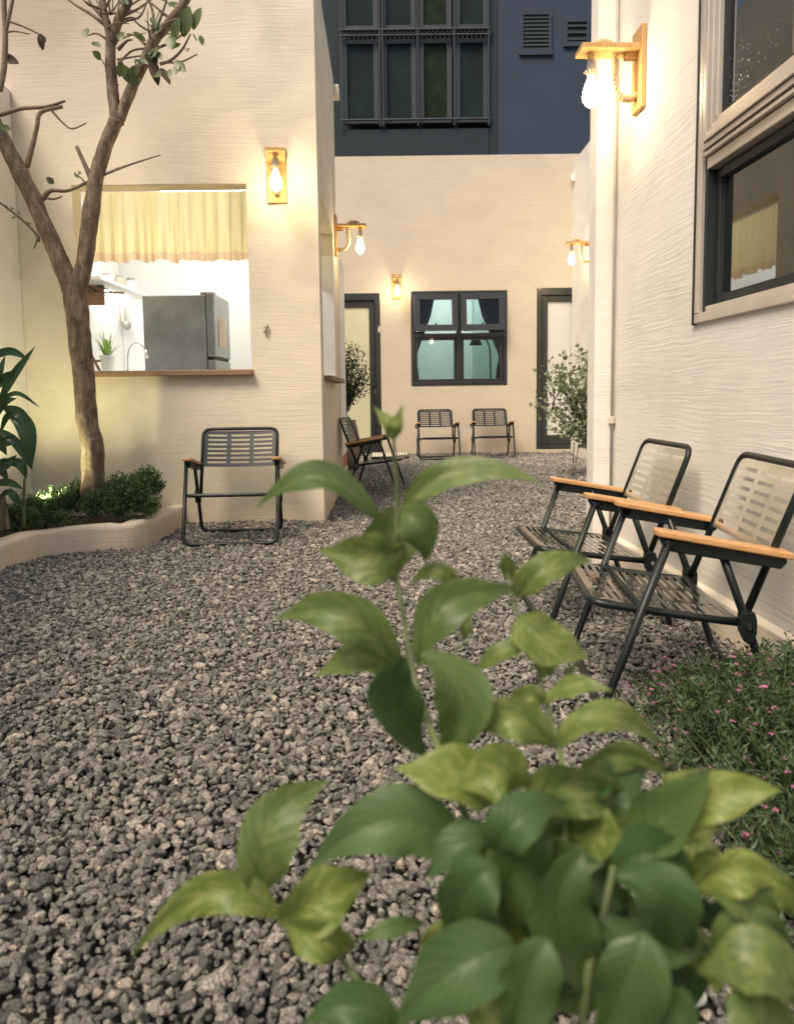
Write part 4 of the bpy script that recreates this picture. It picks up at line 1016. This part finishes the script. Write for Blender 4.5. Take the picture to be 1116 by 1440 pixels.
# ---- strap leaved plant at the left edge
cp = thing('strap_leaf_plant', 'tall plant with long drooping dark leaves at the left edge', 'plant', (-2.05, 3.85, .09))
Yc = 3.75
for k, (a, b, c, d, m1, m2, wd) in enumerate([(-5, 575, 50, 487, 18, 530, 16), (-25, 510, 42, 506, 12, 494, 16), (-12, 575, 57, 573, 22, 553, 9), (-20, 550, 16, 534, 0, 540, 14), (5, 572, 45, 660, 36, 600, 34), (0, 572, 47, 612, 28, 582, 22), (-8, 600, 46, 662, 22, 622, 18),
     (-20, 628, 24, 622, 4, 622, 20), (-20, 640, 24, 640, 2, 655, 22), (-18, 660, 12, 676, 0, 660, 18), (8, 652, 38, 674, 28, 652, 20), (-14, 684, 34, 688, 10, 678, 15), (34, 686, 15, 690, 26, 700, 2), (33, 712, 14, 686, 20, 698, 16), (-20, 610, 10, 640, -4, 618, 24), (-10, 560, 8, 500, -2, 528, 14), (0, 610, 30, 588, 12, 584, 12), (-6, 590, 24, 560, 8, 566, 12), (-4, 630, 40, 640, 18, 618, 16), (-12, 670, 22, 650, 4, 650, 14), (0, 700, 26, 704, 12, 692, 12), (-14, 560, 26, 520, 4, 532, 12)]):
    p0, pm, p1 = atY(a, b, Yc), atY(m1, m2, Yc-.04), atY(c, d, Yc-.02); mid = catmull([p0, pm, p1], 7); n = len(mid)-1; mb = MB(); vs = []
    for i, c_ in enumerate(mid):
        t = i/n; dd = (mid[min(i+1, n)]-mid[max(i-1, 0)]).normalized(); vw = (c_-CAM).normalized(); s = dd.cross(vw).normalized(); wv = wd*.72/FPX*Yc*.5*math.sin(math.pi*min(.99, .03+.96*t))**1.05
        vs += [c_-s*wv+vw*(-.25*wv), c_-s*wv*.5+vw*(-.05*wv), c_, c_+s*wv*.5-vw*.05*wv, c_+s*wv-vw*.25*wv]
    mb.add(vs, [(i*5+j, i*5+j+1, (i+1)*5+j+1, (i+1)*5+j) for i in range(n) for j in range(4)])
    rebase(mb.build('leaf', m_dleaf, smooth=True), cp)
for pp in ([(-8, 745, 5), (-4, 690, 4), (-8, 600, 3), (-6, 540, 2)], [(34, 742, 2.4), (34, 700, 2.2), (35, 672, 1.6)], [(6, 745, 8), (3, 715, 7), (2, 695, 5)]):
    limb(pp, 'stem', m_bark2 if pp[0][2] < 8 else m_bark, 3.78, 8, parent=cp)

# ---- potted shrub on a wire stand, right
Yp = 7.65
pr = thing('potted_shrub', 'airy pale leaved shrub in a pot on thin black stand beside the right door', 'plant', (1.98, Yp, 0))
def twigs(parent, root_px, ends, Y, r0, mat, spread, nl, leafmat_, L, W, name='branch'):
    pts = []; ds = []
    for (a, b, k_) in ends:
        y1 = Y+random.uniform(-.25, .2); e = atY(a, b, y1); s = atY(root_px[0], root_px[1], Y); m1 = (e+s)/2+Vector((random.uniform(-.05, .05), random.uniform(-.05, .05), .06))
        cs = catmull([s, m1, e], 8); rebase(MB().tube(cs, list(np.linspace(r0, .0018, len(cs))), 6).build(name, mat, smooth=True), parent)
        for j in range(int(nl*k_)):
            t = random.random()**.7; c = np.array(cs[int(t*(len(cs)-1))])+rng.normal(size=3)*spread*(.35+.65*t); pts.append(c); ds.append(unit(rng.normal(size=3)+np.array([0, -.3, .2])))
    return leafcloud(np.array(pts), np.array(ds), L*rng.uniform(.7, 1.25, len(pts)), W*rng.uniform(.8, 1.2, len(pts)), .2)
ends = [(757, 566, 1), (768, 548, .8), (772, 512, 1), (790, 500, 1), (812, 488, 1), (830, 484, .9), (836, 510, 1), (800, 528, 1), (778, 590, .7), (784, 600, .6), (796, 608, 1.0), (812, 606, 1.3), (832, 560, 1), (836, 590, 1.3), (824, 618, 1.2), (845, 530, 1), (850, 500, 1), (818, 514, .8), (786, 520, .9), (760, 520, .6), (845, 610, 1)]
lc = twigs(pr, (828, 622), ends, Yp, .009, m_twig, .055, 95, m_pleaf, .054, .046)
rebase(lc.build('foliage', m_pleaf, kind='stuff'), pr)
for (a, b) in (((807, 622), (804, 672)), ((814, 622), (806, 673)), ((826, 622), (832, 671)), ((848, 622), (856, 671))):
    rebase(MB().tube([atY(*a, Yp), atZ(b[0], b[1], 0.0)], .004, 6).build('stand_leg', m_black), pr)
pc = atY(848, 640, Yp)
rebase(MB().lathe([(.001, 0), (.085, 0), (.105, .12), (.12, .125), (.12, .145), (.10, .145), (.09, .13), (.001, .13)], (pc.x, Yp+.02, .10), 20).build('pot', m_conc, smooth=True), pr)
# ---- round bush and clay pot, left back
Yq = 8.75
tb = thing('potted_bush', 'round dark bush in a tall clay pot behind the side facing chair', 'plant', (-.62, Yq, 0))
rebase(MB().lathe([(.001, 0), (.14, 0), (.19, .18), (.20, .34), (.17, .50), (.15, .56), (.165, .58), (.15, .58), (.13, .54), (.001, .53)], (-.63, Yq, 0), 28).build('pot', m_pot, smooth=True), tb)
ends = [(508, 492, 1), (516, 508, 1), (519, 530, 1), (512, 520, 1), (500, 484, 1), (490, 484, 1), (484, 500, 1), (495, 510, 1.2), (504, 528, 1.2), (486, 525, 1.2), (515, 545, .6), (478, 492, 1), (470, 510, 1), (472, 532, 1), (497, 500, 1), (488, 540, .8)]
lc = twigs(tb, (482, 585), ends, Yq, .010, m_twig, .045, 150, m_bushl, .038, .020)
rebase(lc.build('foliage', m_bushl, kind='stuff'), tb)
# grate step in front of the left door
gr = thing('metal_grate', 'low slotted metal step on the gravel before the far left door', 'step', (-.15, 10.15, 0))
a, b = atZ(517, 656, .03), atZ(576, 650, .05)
rebase(box('front_rail', (a.x, 10.02, .0), (b.x, 10.05, .045), m_black, bevel=.004), gr)
rebase(box('rear_rail', (a.x, 10.38, .0), (b.x, 10.41, .075), m_black, bevel=.004), gr)
for k in range(13):
    xx = a.x+.01+(b.x-a.x-.05)*k/12; rebase(MB().add([(xx, 10.05, .040), (xx+.028, 10.05, .040), (xx+.028, 10.38, .075), (xx, 10.38, .075), (xx, 10.05, .030), (xx+.028, 10.05, .030), (xx+.028, 10.38, .065), (xx, 10.38, .065)], [(0,1,2,3),(7,6,5,4),(4,5,1,0),(5,6,2,1),(6,7,3,2),(7,4,0,3)]).build('slat', m_beige), gr)

# ---- flowering ground cover on the right
n = 5200; pts = []; ds = []; fl_p = []; fl_d = []; sm = MB(); cnt = 0
def bedh(x, y): return max(0, min(1, (x-.60+(1.9-y)*.10)/.30))*max(0, min(1, (2.12-y)/.35))*max(0, min(1, (y-.72)/.2))
while cnt < 1150:
    x = rng.uniform(.50, 1.13); y = rng.uniform(.75, 2.12)
    if x > XR(y)-.03: continue
    hh = bedh(x, y)
    if rng.random() > hh**.7+.03: continue
    h = .05+.20*hh*rng.uniform(.6, 1.1); lean = np.array([rng.normal(0, .05)-.02, rng.normal(0, .05), h]); cnt += 1
    m_ = int(14+h*110); base = np.array([x, y, 0.0]); sm.tube([base, base+lean*.6+np.array([0, 0, .01]), base+lean], [.0016, .0013, .0008], 4)
    for i in range(m_):
        t = .12+.88*i/m_; pts.append(base+lean*t+rng.normal(size=3)*.004); a_ = rng.uniform(0, 6.28); ds.append(unit(np.array([math.cos(a_), math.sin(a_), rng.uniform(.1, 1.1)])))
    if rng.random() < .17:
        for _ in range(rng.integers(1, 4)):
            c = base+lean*rng.uniform(.75, 1.08)+rng.normal(size=3)*.012
            for k in range(6):
                a_ = k*1.047; fl_p.append(c); fl_d.append(unit(np.array([math.cos(a_), math.sin(a_), .35])+rng.normal(size=3)*.15))
pts = np.array(pts); ds = np.array(ds)
tag(leafcloud(pts, ds, .022*rng.uniform(.6, 1.3, len(pts)), .0065).build('ground_cover', m_cuph), 'fine leaved green ground cover at the foot of the right wall', 'ground cover', kind='stuff')
tag(sm.build('ground_cover_stems', m_bark2), 'thin upright stems of the ground cover', 'ground cover', kind='stuff')
tag(leafcloud(np.array(fl_p), np.array(fl_d), .007, .006).build('pink_flowers', m_pink), 'tiny pink flowers scattered over the ground cover', 'flowers', kind='stuff')
# pale stones among the stems
for k, (a, b, rx, lab) in enumerate(((932, 1268, .040, 'large white stone glimpsed between the big leaves at lower right'), (968, 1398, .018, 'small white stone just below the large one near the bottom edge'), (916, 1325, .010, 'tiny white stone left of the other white stones'))):
    c = atZ(a, b, .03); bm = bmesh.new(); bmesh.ops.create_icosphere(bm, subdivisions=3, radius=1)
    for v in bm.verts: v.co = Vector((v.co.x*rx*1.25, v.co.y*rx, v.co.z*rx*.8))*(1+.12*math.sin(v.co.x*5+k)*math.sin(v.co.y*4))
    me = bpy.data.meshes.new('white_stone'); bm.to_mesh(me); bm.free(); me.materials.append(m_conc); me.polygons.foreach_set('use_smooth', [True]*len(me.polygons))
    o = bpy.data.objects.new('white_stone', me); COL.objects.link(o); o.location = (c.x, c.y, .03); tag(o, lab, 'stone')

# ------------------------------------------------------------------ foreground plant
fp = thing('broad_leaf_plant', 'large out of focus plant with broad glossy leaves in the foreground', 'plant', (.22, .5, 0))
def bigleaf(p0, pm, p1, w, Y, tint, dz=(0, 0, 0), tilt=.3, cup=.32, wav=.26, name='leaf'):
    A0, A1, A2 = atY(*p0, Y+dz[0]), atY(*pm, Y+dz[1]), atY(*p1, Y+dz[2])
    n, m = 34, 12; mid = []
    for i in range(n+1):
        t = i/n; ctrl = A1*2-(A0+A2)*.5; mid.append((1-t)**2*A0+2*t*(1-t)*ctrl+t*t*A2)
    vs = []; uv = []; rn = random.random()*6; Lw = (A2-A0).length
    bias = random.uniform(.78, .95); asy = random.uniform(-.12, .12)
    for i, c in enumerate(mid):
        t = i/n; dd = (mid[min(i+1, n)]-mid[max(i-1, 0)]).normalized(); vw = (c-CAM).normalized(); s = dd.cross(vw).normalized()
        tl_ = tilt+.35*math.sin(t*3.1+rn)
        s = (s*math.cos(tl_)+vw*math.sin(tl_)).normalized(); nn = s.cross(dd).normalized()
        if nn.dot(vw) > 0: nn = -nn
        base = math.sin(math.pi*t**bias) if 0 < t < 1 else 0
        prof = base**(.80 if t < .5 else 1.25)
        wv = w*1.02/FPX*Y*.5/max(.5, math.cos(tilt))*prof+.0005
        ser = .022*(abs((t*13) % 1-.5)*2)+.035*math.sin(t*17+rn)
        for j in range(m+1):
            q = -1+2*j/m; e = abs(q)
            wave = wav*wv*math.sin(t*9+rn+(1.7 if q > 0 else 0))*e*e
            puck = .0016*abs(math.sin(math.pi*(t*9-e*2.5)))*math.sin(math.pi*e)*min(1, wv/.012)
            ww = wv*q*(1+asy*(1 if q > 0 else -1))*(1+ser*e)
            vs.append(c+s*ww+nn*(cup*wv*e**1.4*.9+wave+puck)); uv.append((t, .5+q*.5))
    me = bpy.data.meshes.new(name); fs = [(i*(m+1)+j, i*(m+1)+j+1, (i+1)*(m+1)+j+1, (i+1)*(m+1)+j) for i in range(n) for j in range(m)]
    me.from_pydata([tuple(v) for v in vs], [], fs); me.update(); ul = me.uv_layers.new(name='UVMap')
    for lp in me.loops: ul.data[lp.index].uv = uv[lp.vertex_index]
    at = me.attributes.new('tint', 'FLOAT', 'POINT'); at.data.foreach_set('value', [tint]*len(vs))
    me.polygons.foreach_set('use_smooth', [True]*len(me.polygons)); me.materials.append(m_leaf)
    o = bpy.data.objects.new(name, me); COL.objects.link(o); rebase(o, fp); return o
LV = [
 ((533, 732), (447, 672), (361, 714), 46, .66, .15, .3), ((564, 718), (648, 662), (766, 683), 42, .66, .35, .4),
 ((568, 765), (520, 782), (448, 773), 72, .65, .42, .2), ((556, 715), (546, 760), (556, 822), 88, .67, .25, .2), ((562, 718), (588, 742), (598, 792), 55, .64, .2, .4),
 ((553, 618), (545, 596), (526, 572), 20, .66, .6, .1), ((553, 618), (558, 596), (566, 570), 16, .66, .6, .3), ((553, 610), (552, 596), (548, 584), 12, .65, .6, .3),
 ((562, 938), (482, 866), (385, 872), 66, .62, .3, .2), ((560, 940), (505, 930), (442, 952), 52, .64, .42, .3),
 ((590, 938), (630, 852), (735, 828), 62, .62, .2, .3), ((725, 842), (772, 800), (834, 790), 44, .63, .42, .4), ((645, 822), (612, 803), (576, 823), 24, .66, .5, .4),
 ((716, 815), (713, 795), (709, 776), 26, .70, .45, .2),
 ((572, 925), (552, 985), (606, 1072), 84, .58, .0, .3), ((590, 920), (648, 985), (612, 1082), 84, .56, .18, .3),
 ((738, 902), (705, 918), (662, 946), 30, .62, .4, .4), ((728, 868), (770, 905), (828, 925), 74, .62, .55, .3), ((745, 900), (765, 925), (756, 958), 44, .63, .4, .4), ((652, 900), (656, 880), (660, 862), 14, .7, .4, .3),
 ((765, 988), (740, 982), (708, 1002), 30, .60, .6, .4), ((765, 990), (808, 966), (860, 972), 32, .60, .55, .4), ((800, 985), (796, 955), (812, 930), 18, .62, .5, .4),
 ((778, 1050), (722, 1012), (664, 1032), 58, .56, .45, .3), ((785, 1050), (850, 1008), (928, 1046), 50, .56, .48, .3), ((812, 1088), (872, 1062), (944, 1094), 40, .54, .3, .4), ((930, 1100), (955, 1090), (990, 1082), 12, .54, .7, .5),
 ((705, 1120), (640, 1098), (553, 1080), 100, .52, .85, .2), ((730, 1110), (700, 1090), (640, 1110), 84, .51, .7, .3), ((862, 1215), (935, 1150), (1000, 1080), 96, .50, .12, .3), ((940, 1150), (1020, 1118), (1098, 1112), 62, .49, 1.0, .3),
 ((950, 1190), (985, 1168), (1016, 1168), 28, .55, .55, .3), ((972, 1218), (995, 1204), (1016, 1206), 24, .55, .55, .3),
 ((975, 1250), (1040, 1222), (1112, 1248), 62, .48, .95, .2), ((975, 1250), (1045, 1262), (1090, 1318), 84, .48, .3, .4), ((1085, 1240), (1110, 1255), (1135, 1300), 50, .46, .7, .3),
 ((740, 1135), (815, 1108), (905, 1136), 84, .52, .35, .3), ((700, 1200), (735, 1152), (800, 1128), 74, .48, .0, .2), ((760, 1180), (830, 1170), (900, 1160), 70, .53, .25, .4),
 ((370, 1255), (382, 1160), (463, 1097), 100, .56, .28, .1), ((636, 1206), (548, 1158), (430, 1228), 108, .52, .05, .3), ((392, 1298), (455, 1262), (522, 1228), 88, .51, .75, .3), ((392, 1290), (290, 1258), (185, 1345), 58, .55, .62, .2),
 ((400, 1298), (455, 1318), (502, 1330), 56, .50, .7, .3), ((596, 1300), (550, 1305), (503, 1322), 24, .52, .1, .4),
 ((725, 1330), (640, 1370), (548, 1445), 140, .44, .02, .2), ((560, 1450), (495, 1418), (425, 1440), 66, .44, .0, .3),
 ((820, 1200), (790, 1300), (860, 1410), 140, .46, .05, .2), ((770, 1170), (720, 1240), (705, 1330), 110, .49, .1, .3), ((700, 1220), (655, 1262), (632, 1345), 100, .47, .0, .3), ((865, 1235), (930, 1270), (945, 1350), 108, .46, .0, .3),
 ((862, 1222), (920, 1205), (978, 1232), 78, .49, .0, .3), ((770, 1320), (740, 1390), (715, 1470), 120, .43, .03, .3), ((905, 1310), (880, 1390), (830, 1470), 130, .43, .05, .3), ((640, 1345), (690, 1352), (735, 1338), 60, .48, .4, .3),
 ((1130, 1400), (1060, 1360), (980, 1368), 110, .40, .38, .2), ((1120, 1450), (1060, 1420), (1030, 1470), 90, .40, .3, .3), ((760, 1250), (790, 1220), (850, 1215), 90, .50, .12, .3), ((930, 1400), (960, 1440), (940, 1500), 90, .42, .05, .3),
 ((590, 1330), (640, 1310), (690, 1330), 40, .49, .65, .3), ((690, 1180), (650, 1190), (600, 1240), 60, .50, .0, .3), ((840, 1290), (900, 1330), (990, 1340), 70, .47, .0, .3), ((1000, 1330), (1060, 1300), (1110, 1330), 60, .47, .2, .3),
]
for (p0, pm, p1, wd, Y, ti, tl) in LV:
    ti = min(1, ti+.12 if ti < .5 else ti+.05)
    wd = wd*.94 if wd < 78 else 74+(wd-78)*.42
    bigleaf(p0, pm, p1, wd, Y+.0, ti, (random.uniform(-.01, .01), -.012, random.uniform(-.03, .03)), tl*random.choice((-1, 1)))
rl_ = random.Random(21)
for k in range(60):      # inner, half hidden leaves
    bx_, by_ = rl_.uniform(640, 1000), rl_.uniform(1120, 1430)
    if bx_ > 900 and by_ < 1230: continue
    an = rl_.uniform(0, 6.28); ln = rl_.uniform(60, 120); ex, ey = bx_+ln*math.cos(an), by_+ln*.8*math.sin(an)
    bigleaf((bx_, by_), ((bx_+ex)/2+rl_.uniform(-12, 12), (by_+ey)/2-rl_.uniform(2, 22)), (ex, ey), rl_.uniform(36, 78), rl_.uniform(.50, .62), rl_.choice((0, .05, .1, .3, .7)), (0, -.01, rl_.uniform(-.03, .03)), rl_.uniform(-.8, .8))
def stem(pp, name='stem'):
    ps = [atY(a, b, Y) for a, b, Y, r in pp]; rs_ = [r for *_, r in pp]
    cs = catmull(ps, 6); rr = list(np.interp(np.linspace(0, len(rs_)-1, len(cs)), range(len(rs_)), rs_)); rebase(MB().tube(cs, rr, 8).build(name, m_bark2, smooth=True), fp)
stem([(553, 612, .66, .0012), (556, 660, .66, .0015), (558, 715, .66, .002), (556, 800, .65, .002), (566, 860, .64, .0022), (578, 935, .62, .0025), (600, 1010, .59, .003), (640, 1110, .54, .003), (680, 1220, .50, .0035), (705, 1340, .46, .004), (715, 1460, .44, .0045), (700, 1900, .42, .005)])
stem([(712, 800, .69, .001), (722, 850, .64, .0015), (752, 930, .62, .0018), (768, 990, .60, .002), (785, 1050, .56, .0022), (795, 1120, .53, .0025), (790, 1250, .50, .003), (775, 1400, .47, .0035), (745, 1900, .45, .004)])
stem([(388, 1290, .54, .0018), (440, 1310, .53, .002), (500, 1375, .50, .0022), (545, 1450, .47, .0025), (620, 1900, .45, .004)])
stem([(980, 1250, .48, .002), (930, 1290, .47, .0025), (900, 1380, .46, .003), (850, 1900, .45, .004)])
stem([(862, 1218, .49, .0025), (845, 1300, .47, .003), (820, 1420, .45, .003), (790, 1900, .44, .004)])
stem([(590, 935, .61, .001), (660, 900, .68, .001), (655, 855, .7, .0008)])
